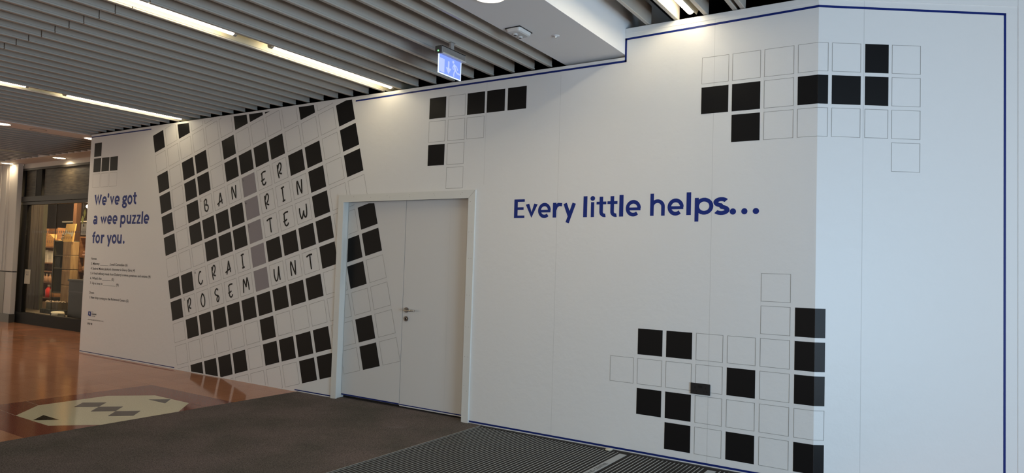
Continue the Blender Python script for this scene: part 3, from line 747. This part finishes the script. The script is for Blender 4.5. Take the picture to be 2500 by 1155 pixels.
mb = MB(); stripe(mb, [(-6.27, .020), (-5.70, .022)], .012, f0)
tag(mb.build('border_stripe', M['navy']), 'short blue line at the wall foot just left of the door frame', 'stripe', 'blue border lines')
mb = MB(); stripe(mb, [(-3.845, .020), (XC - .006, .020)], .016, f0); stripe(mb, [(.006, .02), (1.37, .02)], .016, f2)
tag(mb.build('border_stripe', M['navy']), 'blue line at the wall foot behind the metal matting, right of the door', 'stripe', 'blue border lines')

# ------------------------------------------------------------------ double door
door = thing('door_1', 'white double door set in the printed hoarding', 'door'); struct(door)
del door['category']; del door['label']
ar = MB()
A0, A1, AZ, aw = -5.680, -3.846, 2.203, .078; Y_ = -.020
ar.prism([(A0, 0), (A0, AZ), (A0 + aw, AZ - aw), (A0 + aw, 0)], 'y', Y_, 0)
ar.prism([(A1, 0), (A1 - aw, 0), (A1 - aw, AZ - aw), (A1, AZ)], 'y', Y_, 0)
ar.prism([(A0, AZ), (A1, AZ), (A1 - aw, AZ - aw), (A0 + aw, AZ - aw)], 'y', Y_, 0)
arch = ar.build('architrave', M['paint'], door)
mb = MB()
mb.poly([(A1, Y_ - .0006, AZ), (A1 - aw, Y_ - .0006, AZ - aw), (A1 - aw + .002, Y_ - .0006, AZ - aw), (A1, Y_ - .0006, AZ - .003)])
for x, z in [(-5.66, 1.32), (-5.645, .93), (-5.45, 2.18), (-5.2, 2.165), (-4.97, 2.18), (-4.93, 2.16), (-4.66, 2.18), (-4.66, 2.16), (-4.35, 2.18), (-4.34, 2.165), (-4.02, 2.165), (-4.0, 2.18),
             (-3.90, 2.09), (-3.87, 1.80), (-3.905, 1.8), (-3.87, 1.55), (-3.90, 1.55), (-3.87, 1.2), (-3.905, 1.2), (-3.87, .9), (-3.905, .9), (-3.87, .62), (-3.905, .62), (-3.87, .3), (-3.905, .35)]:
    mb.poly([(x + .0028 * cos(2 * pi * k / 8), Y_ - .0006, z + .0028 * sin(2 * pi * k / 8)) for k in range(8)])
mb.build('nail_marks', M['nail'], arch)
mb = MB()   # lining and stops
mb.box(DX0, DX0 + .030, -.004, T, 0, DZ); mb.box(DX1 - .030, DX1, -.004, T, 0, DZ); mb.box(DX0, DX1, -.004, T, DZ - .030, DZ)
mb.build('lining', M['paint'], door)
LX0, LM, LX1, LZ = -5.624, -4.7925, -3.916, 2.132
def leaf(x0, x1, zb): return MB().box(x0, x1, .085, .125, zb, LZ).build('door_leaf', M['door'], door)
lf = leaf(LX0, LM - .003, .034); rf = leaf(LM + .003, LX1, .024)
MB().box(LM - .012, LM + .012, .108, .13, .02, LZ).build('meeting_rebate', M['hole'], door)
MB().box(LX0, LX1, .118, .124, 0.006, .04).build('under_leaf_shade', M['hole'], door)  # near-black strip standing in for the shade under the leaves
leafp.build(lf)
f3 = lambda x, z: (x, .085 + FR, z)
mb = MB(); stripe(mb, [(LX0 + .007, .042), (LM - .010, .042)], .014, f3); mb.build('blue_stripe', M['navy'], lf)
mb = MB(); stripe(mb, [(LM + .008, .040), (LX1 - .004, .040)], .010, f3); mb.build('blue_stripe', M['navy'], rf)
mb = MB(); mb.poly([(-4.215, .085 + FR, .05), (-4.212, .085 + FR, .05), (-4.212, .085 + FR, 2.12), (-4.215, .085 + FR, 2.12)]); mb.build('wrap_seam', M['seam'], rf)
hd = MB().cyl((-4.738, 1.005), .027, 'y', .076, .085, 28).build('handle', M['darksteel'], rf)
MB().tube([(-4.738, .080, 1.005), (-4.738, .045, 1.005), (-4.730, .032, 1.005), (-4.700, .026, 1.005), (-4.588, .026, 1.005)], .0095, 12).build('lever', M['steel'], hd, smooth=True)
es = MB().cyl((-4.738, .915), .026, 'y', .078, .085, 28).build('lock', M['darksteel'], rf)
mb = MB(); mb.cyl((-4.735, .917), .010, 'y', .072, .078, 16); mb.box(-4.740, -4.730, .068, .072, .900, .922); mb.build('cylinder', M['hole'], es)
MB().cyl((-4.722, .917), .004, 'y', .070, .0782, 10).build('glint_pin', M['steel'], es)

# ------------------------------------------------------------------ twin socket
t = thing('twin_socket', 'matt black double wall socket low on the right of the wall, between printed squares', 'socket', None, (-1.656, 0, .585))
MB().box(-.0765, .0765, -.010, 0, -.0425, .0425).build('plate', M['socket'], t, bevel=.003)
for s in (-1, 1):
    px = s * .041
    mb = MB(); mb.box(px - .004, px + .004, -.0106, -.0098, .002, .016); mb.box(px - .016, px - .007, -.0106, -.0098, -.021, -.013); mb.box(px + .007, px + .016, -.0106, -.0098, -.021, -.013)
    mb.build('pin_holes', M['hole'], t)
    MB().box(s * .009 - .0055, s * .009 + .0055, -.0135, -.010, .010, .030).build('rocker_switch', M['hole'], t, bevel=.001)

# ------------------------------------------------------------------ carpet and entrance matting
MB_ = MB().prism([(-6.228, -11.5), (-3.690, -11.5), (-3.690, -.004), (-3.848, -.004), (-3.848, -.024), (-3.914, -.024), (-3.914, .118), (-5.628, .118), (-5.628, -.024), (-5.682, -.024), (-5.682, -.004), (-6.228, -.004)], 'z', 0, .006)
tag(MB_.build('carpet', M['carpet'], bevel=.002), 'dark grey brown entrance carpet running up to the double door', 'carpet')
mat_t = thing('entrance_matting', 'ribbed metal entrance matting at the bottom, right of the dark carpet', 'doormat', None, (0, 0, 0))
MB().box(-3.690, 2.0, -5.0, -.004, 0, .004).build('frame', M['darkframe'], mat_t)
MB().box(-3.684, 2.0, -5.0, -.040, .004, .006).build('insert', M['brush'], mat_t)
MB().box(-3.690, -3.684, -5.0, -.040, .004, .010).build('edge_trim', M['alu'], mat_t)
bar = MB().box(-.0030, .0030, -4.95, -.076, .006, .0085).build('bar', M['alu'], mat_t)
k = 0; x = -3.664; firstb = True
while x < -.60:
    if not (-2.290 < x < -2.186) and not (-1.575 < x < -1.475):
        o = bar if firstb else dup(bar, mat_t); firstb = False
        o.location.x = x
    x += .0318
for k, x in enumerate((-2.238, -1.525)):
    npl = MB().box(x - .032, x + .032, -4.9, -.105, .006, .0085).build('name_strip', M['aluplate'], mat_t)
    mb = MB()
    if k == 0:
        vs, fs = text_mesh('THE RICHMOND CENTRE', .01); a = min(v[0] for v in vs); b_ = max(v[0] for v in vs)
        mb.v += [(x + .016 - v[1] * .044, -.43 - (b_ - v[0]) * .055, .0088) for v in vs]; mb.f += fs
        mb.build('strip_lettering', M['hole'], npl)

# ------------------------------------------------------------------ pilaster and shopfront at the far left
YS = 1.32
pil = thing('pilaster', 'cream clad pilaster with dark skirting at the left edge beside the shop', 'pillar')
MB().box(-19.0, -16.43, 1.20, 1.29, 1.055, 3.296).build('upper_cladding', M['pilaster'], pil, bevel=.004)
MB().box(-19.0, -16.43, 1.20, 1.29, .17, 1.035).build('lower_cladding', M['pilaster'], pil, bevel=.004)
MB().box(-19.0, -16.44, 1.21, 1.285, 1.035, 1.055).build('shadow_gap', M['hole'], pil)
MB().box(-19.0, -16.41, 1.18, 1.29, 0, .17).build('skirting', M['skirt'], pil)
MB().box(-16.98, -16.74, 1.194, 1.20, .17, 1.035).build('metal_strip', M['greymetal'], pil)
for xx in (-16.80, -16.93, -17.2): MB().box(xx, xx + .022, 1.188, 1.20, 1.06, 3.29).build('vertical_bead', M['pilaster'], pil)
sf = thing('shopfront', 'black framed shop window with dark wood transom panels behind the end of the hoarding', 'shop window')
mb = MB()
mb.box(-16.50, -16.22, YS, YS + .08, .20, 2.45)               # thick left stile
mb.box(-16.50, -10.9, YS, YS + .08, 3.17, 3.20); mb.box(-16.50, -16.38, YS, YS + .08, 2.61, 3.17)
mb.build('frame', M['shopframe'], sf)
MB().box(-16.50, -10.9, YS - .02, YS + .10, 0, .225).build('stall_riser', M['shopframe'], sf)
MB().box(-16.50, -10.9, YS - .025, YS + .08, 2.505, 2.61).build('transom_rail', M['shopframe2'], sf)
MB().box(-16.50, -10.9, YS - .010, YS + .08, 2.44, 2.497).build('window_head', M['shopframe2'], sf)
MB().box(-16.50, -10.9, YS - .015, YS + .02, 3.155, 3.20).build('top_rail', M['shopframe2'], sf)
MB().box(-16.50, -15.90, YS + .03, YS + .05, 2.60, 3.17).build('transom_panel', M['transom'], sf)
MB().box(-15.60, -10.9, YS + .03, YS + .05, 2.60, 3.17).build('transom_panel', M['transom'], sf)
MB().box(-15.90, -15.66, YS + .0, YS + .06, 2.61, 3.17).build('mullion', M['shopframe'], sf)
MB().box(-15.905, -15.885, YS - .004, YS + .06, 2.61, 3.17).build('mullion_bead', M['shopframe2'], sf)
MB().box(-16.50, -10.9, YS, YS + .08, 3.20, 3.30).build('upper_fascia', M['pilaster'], sf)
MB().box(-16.22, -10.9, YS + .03, YS + .036, .225, 2.44).build('glass_pane', M['glass'], sf)
MB().box(-15.035, -15.025, YS + .022, YS + .030, .225, 2.44).build('glass_joint', M['shopframe2'], sf)
mb = MB()
for k in range(60):
    xx = -15.98 + k * .075; mb.poly([(xx + .014 * cos(2 * pi * q / 12), YS + .0285, 1.88 + .026 * sin(2 * pi * q / 12)) for q in range(12)])
mb.build('manifestation_dots', M['urlgrey'], sf)['kind'] = 'stuff'
t = MB().box(-16.215, -15.975, YS + .024, YS + .028, .81, 1.105).build('paper_notice', M['paper'])
tag(t, 'white paper notice stuck on the shop window glass beside its black left frame', 'notice')
nt = MB(); nt.box(-16.14, -16.11, YS + .0232, YS + .024, .985, 1.01); nt.box(-16.08, -16.05, YS + .0232, YS + .024, .985, 1.01)
for k in range(4): nt.box(-16.19, -16.02 - .02 * (k % 2), YS + .0232, YS + .024, 1.06 - k * .012, 1.064 - k * .012)
nt.build('print', M['urlgrey'], t)

# interior shell
struct(MB().box(-20.5, -11.1, YS + .09, 3.6, .16, .20).build('floor', M['greywood']))
struct(MB().box(-20.6, -11.1, 3.5, 3.6, .2, 3.3).build('wall_shop_back', M['shopdark']))
struct(MB().box(-20.7, -20.6, YS + .09, 3.6, .2, 3.3).build('wall_shop_left', M['greywood']))
struct(MB().box(-11.2, -11.1, YS + .09, 3.6, .2, 3.3).build('wall_shop_right', M['greywood']))
struct(MB().box(-20.7, -11.1, YS + .09, 3.6, 3.2, 3.3).build('ceiling', M['void']))
area('shop_spot_light', (-14.9, 1.75, 3.0), (0, radians(-12), 0), .25, .25, 40, (1, .74, .42))
area('shop_shelf_light', (-17.2, 2.3, 3.1), (0, 0, 0), .8, .3, 75, (1, .76, .46))
area('shop_shelf_light', (-15.0, 2.6, 3.1), (0, 0, 0), .5, .3, 35, (1, .76, .46))

# tall board screen on the left of the display
t = thing('board_screen', 'weathered brown board screen standing just inside the shop window', 'screen')
mb = MB()
for k in range(7): mb.box(-17.98 + k * .15, -17.834 + k * .15, 1.985 + .004 * (k % 2), 2.01, .2, 2.75)
mb.build('boards', M['greywood'], t)
MB().box(-17.99, -16.93, 1.975, 2.0, .5, .54).build('rail', M['greywood'], t)
MB().box(-16.99, -16.93, 1.96, 2.02, .2, 2.75).build('edge_post', M['olive'], t)
# pine crate tower
t = thing('crate_tower', 'tall pine display tower of stacked crates lit from above in the shop window', 'display stand', None, (-15.72, 1.9, 0))
for k, (z0, z1) in enumerate(((.20, .79), (.80, 1.115), (1.125, 1.415), (1.425, 1.706))):
    c = MB().box(-.17, .17, 0, .16, z0, z1).build('crate', M['pine'], t, bevel=.006)
    if k in (0, 1, 2):
        mb = MB(); nd = 4
        for q in range(nd): mb.prism([(-.16 + q * .08, z1 - .03), (-.13 + q * .08, z1 - .005), (-.10 + q * .08, z1 - .03)], 'y', -.004, .0)
        mb.build('scallop_trim', M['pine'], c)
mb = MB(); mb.prism([(1.90, 1.706), (1.95, 2.085), (1.975, 2.085), (1.925, 1.706)], 'x', -15.91, -15.52)
bp = mb.build('bone_board', M['pinehot']); tag(bp, 'leaning board coloured as warmly lit pine with a cream bone cut-out on top of the pine tower', 'display board')
bn = MB(); f = lambda u, v: (-15.71 + u, 1.8975 + (v - 1.706) * .132, v)
bn.poly([f(-.13, 1.885), f(.13, 1.855), f(.13, 1.89), f(-.13, 1.92)])
for (u, v) in ((-.14, 1.93), (-.15, 1.885), (.14, 1.885), (.135, 1.845)): bn.poly([f(u + .035 * cos(2 * pi * k / 14), v + .035 * sin(2 * pi * k / 14)) for k in range(14)])
bn.build('bone_shape', M['cream'], bp)
mb = MB()
for k in range(4): mb.poly([(-15.85 + k * .09 + .014 * cos(q * pi / 6), 1.905, 1.79 + .035 * sin(q * pi / 6)) for q in range(12)])
mb.build('oval_cut_outs', M['brown'], bp)
# dark shelving beside it
t = thing('shelf_unit', 'dark grey-green open shelf unit left of the pine tower', 'shelves', None, (-16.24, 2.0, 0))
mb = MB(); mb.box(-.29, .29, .28, .30, .60, 1.73); mb.build('back_panel', M['darkgreen'], t)
for sx in (-.29, .265): MB().box(sx, sx + .025, 0, .28, .60, 1.73).build('side', M['olive'], t)
for z in (.60, 1.125, 1.40, 1.71): MB().box(-.265, .265, 0, .28, z, z + .022).build('shelf', M['olive'], t)
MB().box(-.29, .29, 0, .28, .42, .50).build('base', M['darkgreen'], t)
MB().box(-.26, .26, .03, .26, .20, .42).build('plinth', M['darkgreen'], t)
MB().box(-.24, .0, .02, .04, 1.14, 1.38).build('inner_panel', M['darkgreen'], t)
# soft toys on top
def toy(x, y, z, s, label):
    o = thing('soft_toy', label, 'toy', 'soft toys on the dark shelf', (x, y, z))
    MB().lathe((0, 0), [(.02 * s, 0), (.07 * s, .02 * s), (.075 * s, .07 * s), (.045 * s, .12 * s)], 12).build('body', M['toy'], o, smooth=True)
    MB().lathe((.01 * s, -.01), [(.02 * s, .11 * s), (.05 * s, .13 * s), (.055 * s, .165 * s), (.03 * s, .20 * s)], 12).build('head', M['toy'], o, smooth=True)
    for q in (-1, 1): MB().lathe((.01 * s + q * .04 * s, -.01), [(.008 * s, .18 * s), (.018 * s, .20 * s), (.006 * s, .225 * s)], 8).build('ear', M['toy'], o)
toy(-16.34, 2.12, 1.732, .85, 'left soft toy on top of the dark shelf unit'); toy(-16.13, 2.10, 1.732, .95, 'right soft toy on the dark shelf unit, next to the leaning board')
# back shelving
def bookcase(x0, x1, y, zs, ztop, label, divs=()):
    t = thing('bookcase', label, 'shelves')
    MB().box(x0, x1, y + .28, y + .30, .2, ztop).build('back_panel', M['shelfwood'], t)
    for xx in (x0, x1 - .025): MB().box(xx, xx + .025, y, y + .28, .2, ztop).build('side', M['shelfwood'], t)
    for z in zs: MB().box(x0 + .025, x1 - .025, y, y + .28, z, z + .025).build('shelf', M['shelfwood'], t)
    for xx, za, zb in divs: MB().box(xx, xx + .02, y, y + .28, za, zb).build('divider', M['shelfwood'], t)
    return t
bookcase(-18.80, -17.72, 2.60, (.38, .74, 1.0, 1.20, 1.58), 2.05, 'warm lit shelving at the back of the shop, seen left of the dark shelves')
bookcase(-15.93, -14.6, 2.24, (.78, 1.06, 1.375, 1.80), 1.83, 'orange wooden shelving right of the pine tower', divs=((-15.72, 1.085, 1.375),))
t = thing('wicker_basket', 'orange wicker dog basket on the upper back shelf', 'basket', None, (-17.98, 2.62, 1.605))
mb = MB(); mb.prism([(-.30, 0), (.30, 0), (.30, .16), (.20, .17), (.05, .21), (-.14, .30), (-.28, .30)], 'y', 0, .22); mb.build('basket_body', M['wicker'], t, bevel=.01)
mb = MB()
for k in range(5): mb.poly([(-.22 + k * .1 + .02 * cos(q * pi / 5), -.011, .12 + .035 * sin(q * pi / 5)) for q in range(10)])
mb.build('oval_holes', M['brown'], t)
def pack(x0, x1, y, z0, z1, m_, label, name='boxed_treats', cat='box', d=.14, grp=None):
    o = thing(name, label, cat, grp, ((x0 + x1) / 2, y, z0)); w_ = (x1 - x0) / 2
    b_ = MB().box(-w_, w_, 0, d, 0, z1 - z0).build('box', m_, o, bevel=.006)
    MB().box(-w_ * .6, w_ * .6, -.002, 0, (z1 - z0) * .35, (z1 - z0) * .7).build('front_label', M['paper'] if m_ != M['paper'] else M['greywood'], o)
    return o
pack(-18.40, -18.20, 2.63, 1.225, 1.52, M['warmwhite'], 'left white pack on the middle back shelf', 'treat_pack', 'pack', grp='white packs on the back shelf')
pack(-18.19, -17.98, 2.63, 1.225, 1.50, M['warmwhite'], 'right white pack on the middle back shelf', 'treat_pack', 'pack', grp='white packs on the back shelf')
def bottle(x, y, z, hgt, r, m_, label, grp):
    o = thing('bottle', label, 'bottle', grp, (x, y, z))
    MB().lathe((0, 0), [(r * .9, 0), (r, hgt * .05), (r, hgt * .62), (r * .4, hgt * .8), (r * .38, hgt * .86)], 14).build('body', m_, o, smooth=True)
    MB().lathe((0, 0), [(r * .42, hgt * .86), (r * .42, hgt)], 12).build('cap', M['warmwhite'], o)
    return o
bottle(-18.02, 2.62, .405, .30, .075, M['red'], 'red bottle on the lowest back shelf', 'bottles on the back shelves')
bottle(-17.84, 2.62, .405, .28, .06, M['brown'], 'brown bottle right of the red bottle', 'bottles on the back shelves')
bottle(-18.30, 2.62, .765, .20, .05, M['jar'], 'left amber bottle on the lit low back shelf', 'bottles on the back shelves')
bottle(-18.14, 2.62, .765, .20, .05, M['jar'], 'middle amber bottle on the lit low back shelf', 'bottles on the back shelves')
bottle(-17.98, 2.62, .765, .20, .05, M['jar'], 'right amber bottle on the lit low back shelf', 'bottles on the back shelves')
bottle(-15.66, 2.27, 1.085, .16, .075, M['jar'], 'squat amber jar on the orange shelving beside the divider', 'jars on the orange shelving')
bottle(-15.48, 2.27, 1.085, .20, .05, M['greenjar'], 'olive bottle on the orange shelving right of the divider', 'jars on the orange shelving')
t = thing('folded_blanket', 'pink patterned folded blanket on the orange shelving', 'blanket', None, (-15.68, 2.26, 1.40))
MB().box(-.17, .17, 0, .2, 0, .06).build('lower_fold', M['pink'], t, bevel=.02)
MB().box(-.16, .12, .01, .19, .06, .12).build('upper_fold', M['pink'], t, bevel=.02)
pack(-15.72, -15.28, 2.245, .805, 1.0, M['warmwhite'], 'wide pale tin on the low orange shelf behind the black counter', 'storage_tin', 'tin')
# black counter
t = thing('counter', 'tall black counter at the right of the shop window', 'counter', None, (-14.5, 1.6, .2))
MB().box(-.41, .5, 0, .45, 0, .71).build('body', M['counter'], t, bevel=.006)
MB().box(-.43, .52, -.02, .47, .71, .75).build('top', M['counter'], t, bevel=.004)
MB().box(-.41, .5, -.006, 0, .50, .515).build('front_rail', M['shopframe2'], t)
# low display: crates of toys, planter, bowl, card
def crate(x0, x1, y, z0, z1, label, m_):
    o = thing('toy_crate', label, 'crate', 'low crates along the window floor', ((x0 + x1) / 2, y, z0)); w_ = (x1 - x0) / 2 - .006; hh = z1 - z0
    mb = MB(); mb.box(-w_, w_, 0, .012, 0, hh); mb.box(-w_, w_, .16, .172, 0, hh); mb.box(-w_, -w_ + .012, .012, .16, 0, hh); mb.box(w_ - .012, w_, .012, .16, 0, hh); mb.box(-w_ + .012, w_ - .012, .012, .16, 0, .012)
    mb.build('crate_body', m_, o)
    mb = MB()
    for q in range(4):
        mb.lathe((-w_ * .6 + q * w_ * .4, .08 + .05 * (q % 2)), [(.02, hh * .6), (.045, hh * .75), (.04, hh * 1.05), (.015, hh * 1.2)], 9)
    mb.build('contents', M['toy'], o, smooth=True)
plat = thing('display_plinth', 'low dark plinth under the toy crates in the shop window', 'plinth', None, (-15.75, 1.66, .2))
MB().box(-.45, .40, 0, .22, 0, .09).build('plinth_body', M['darkgreen'], plat, bevel=.004)
crate(-16.19, -16.04, 1.70, .29, .43, 'left toy crate on the dark plinth', M['pine'])
crate(-16.03, -15.80, 1.70, .29, .43, 'middle pale toy crate on the dark plinth', M['olive'])
crate(-15.79, -15.51, 1.70, .29, .44, 'right brown toy crate on the dark plinth', M['greywood'])
t = thing('dog_bowl', 'cream dog bowl with a dark mark on the window floor', 'bowl', None, (-15.22, 1.56, .2))
MB().lathe((0, 0), [(.10, 0), (.13, .01), (.115, .08), (.10, .085), (.085, .05)], 20).build('bowl_body', M['cream'], t, smooth=True)
MB().box(-.015, .015, -.126, -.118, .025, .06).build('mark', M['hole'], t)
t = thing('price_card', 'small pale green card on the window floor in front of the dog bowl', 'card', None, (-14.95, 1.50, .2))
MB().prism([(0, 0), (.03, 0), (.018, .055), (.012, .055)], 'x', -.14, .14).build('card_body', M['olive'], t)
# hanging things
def pennant(x, z0, z1, label):
    o = thing('pennant', label, 'pennant', 'lime pennants hanging in the shop window', (x, 1.57, z0)); hh = z1 - z0
    MB().prism([(0, 0), (.045, hh * .55), (.0, hh), (-.045, hh * .55)], 'y', -.004, .004).build('cloth', M['yellow'], o)
    MB().cyl((0, 0), .002, 'z', hh, hh + 3.2 - z1, 6).build('string', M['greywood'], o)
pennant(-14.385, 2.165, 2.345, 'upper lime pennant hanging next to the bulb'); pennant(-14.46, 2.05, 2.21, 'lower lime pennant hanging above the pale poster')
t = thing('pendant_bulb', 'small glowing globe bulb hanging at the right of the shop window', 'lamp', None, (-14.44, 1.65, 2.40))
n_ = [(.036 * sin(pi * k / 10) + .0005, -.036 * cos(pi * k / 10)) for k in range(11)]
MB().lathe((0, 0), n_, 16).build('globe', M['bulb'], t, smooth=True)
MB().cyl((0, 0), .004, 'z', .034, .80, 8).build('cord', M['counter'], t)
t = MB().box(-14.56, -14.15, 1.600, 1.606, 1.835, 2.065).build('hanging_poster', M['paper']); tag(t, 'pale poster with a small black mark hanging in the shop window', 'poster')
mb = MB(); mb.lathe((-14.46, 1.598), [(.012, 2.02), (.006, 2.04), (.012, 2.05)], 8); mb.box(-14.48, -14.44, 1.597, 1.6, 2.0, 2.02); mb.build('black_mark', M['hole'], t)
mb = MB()
for k in range(6): mb.box(-14.53, -14.2, 1.5985, 1.6, 1.95 - k * .018, 1.955 - k * .018)
mb.build('fine_print', M['urlgrey'], t)
mb = MB()
for k in range(2): mb.cyl((1.6, 0), .002, 'x', 0, .001, 6)
MB().box(-14.50, -14.497, 1.602, 1.605, 2.065, 3.2).build('hanging_cord', M['counter'], t)
t = thing('reflection_streak', 'pale horizontal bar standing in for light reflections in the shop window', 'rail')  # pale bar shaped as the light reflections across the window
MB().box(-19.3, -17.6, 3.40, 3.45, 2.24, 2.275).build('streak_bar', M['warmwhite'], t)
for xx in (-19.0, -18.3, -17.8): MB().box(xx, xx + .03, 3.45, 3.5, 2.25, 2.27).build('streak_support', M['counter'], t)
t = MB().box(-17.57, -17.42, 2.85, 2.95, .2, 3.2).build('timber_post', M['postwood']); tag(t, 'orange brown timber post at the back of the shop', 'post')

# scraps on the floor
t = MB().lathe((-2.385, -.062), [(.030, .010), (.034, .014), (.020, .022), (.006, .024)], 9).build('plaster_crumb', M['paper'])
tag(t, 'small white crumb of plaster at the wall foot on the metal matting', 'debris')
t = MB().tube([(-4.30, -.62, .0085), (-4.26, -.60, .009), (-4.20, -.55, .0085), (-4.16, -.50, .009)], .0009, 6).build('loose_thread', M['cap'])
tag(t, 'short pale thread lying on the carpet in front of the door', 'debris')
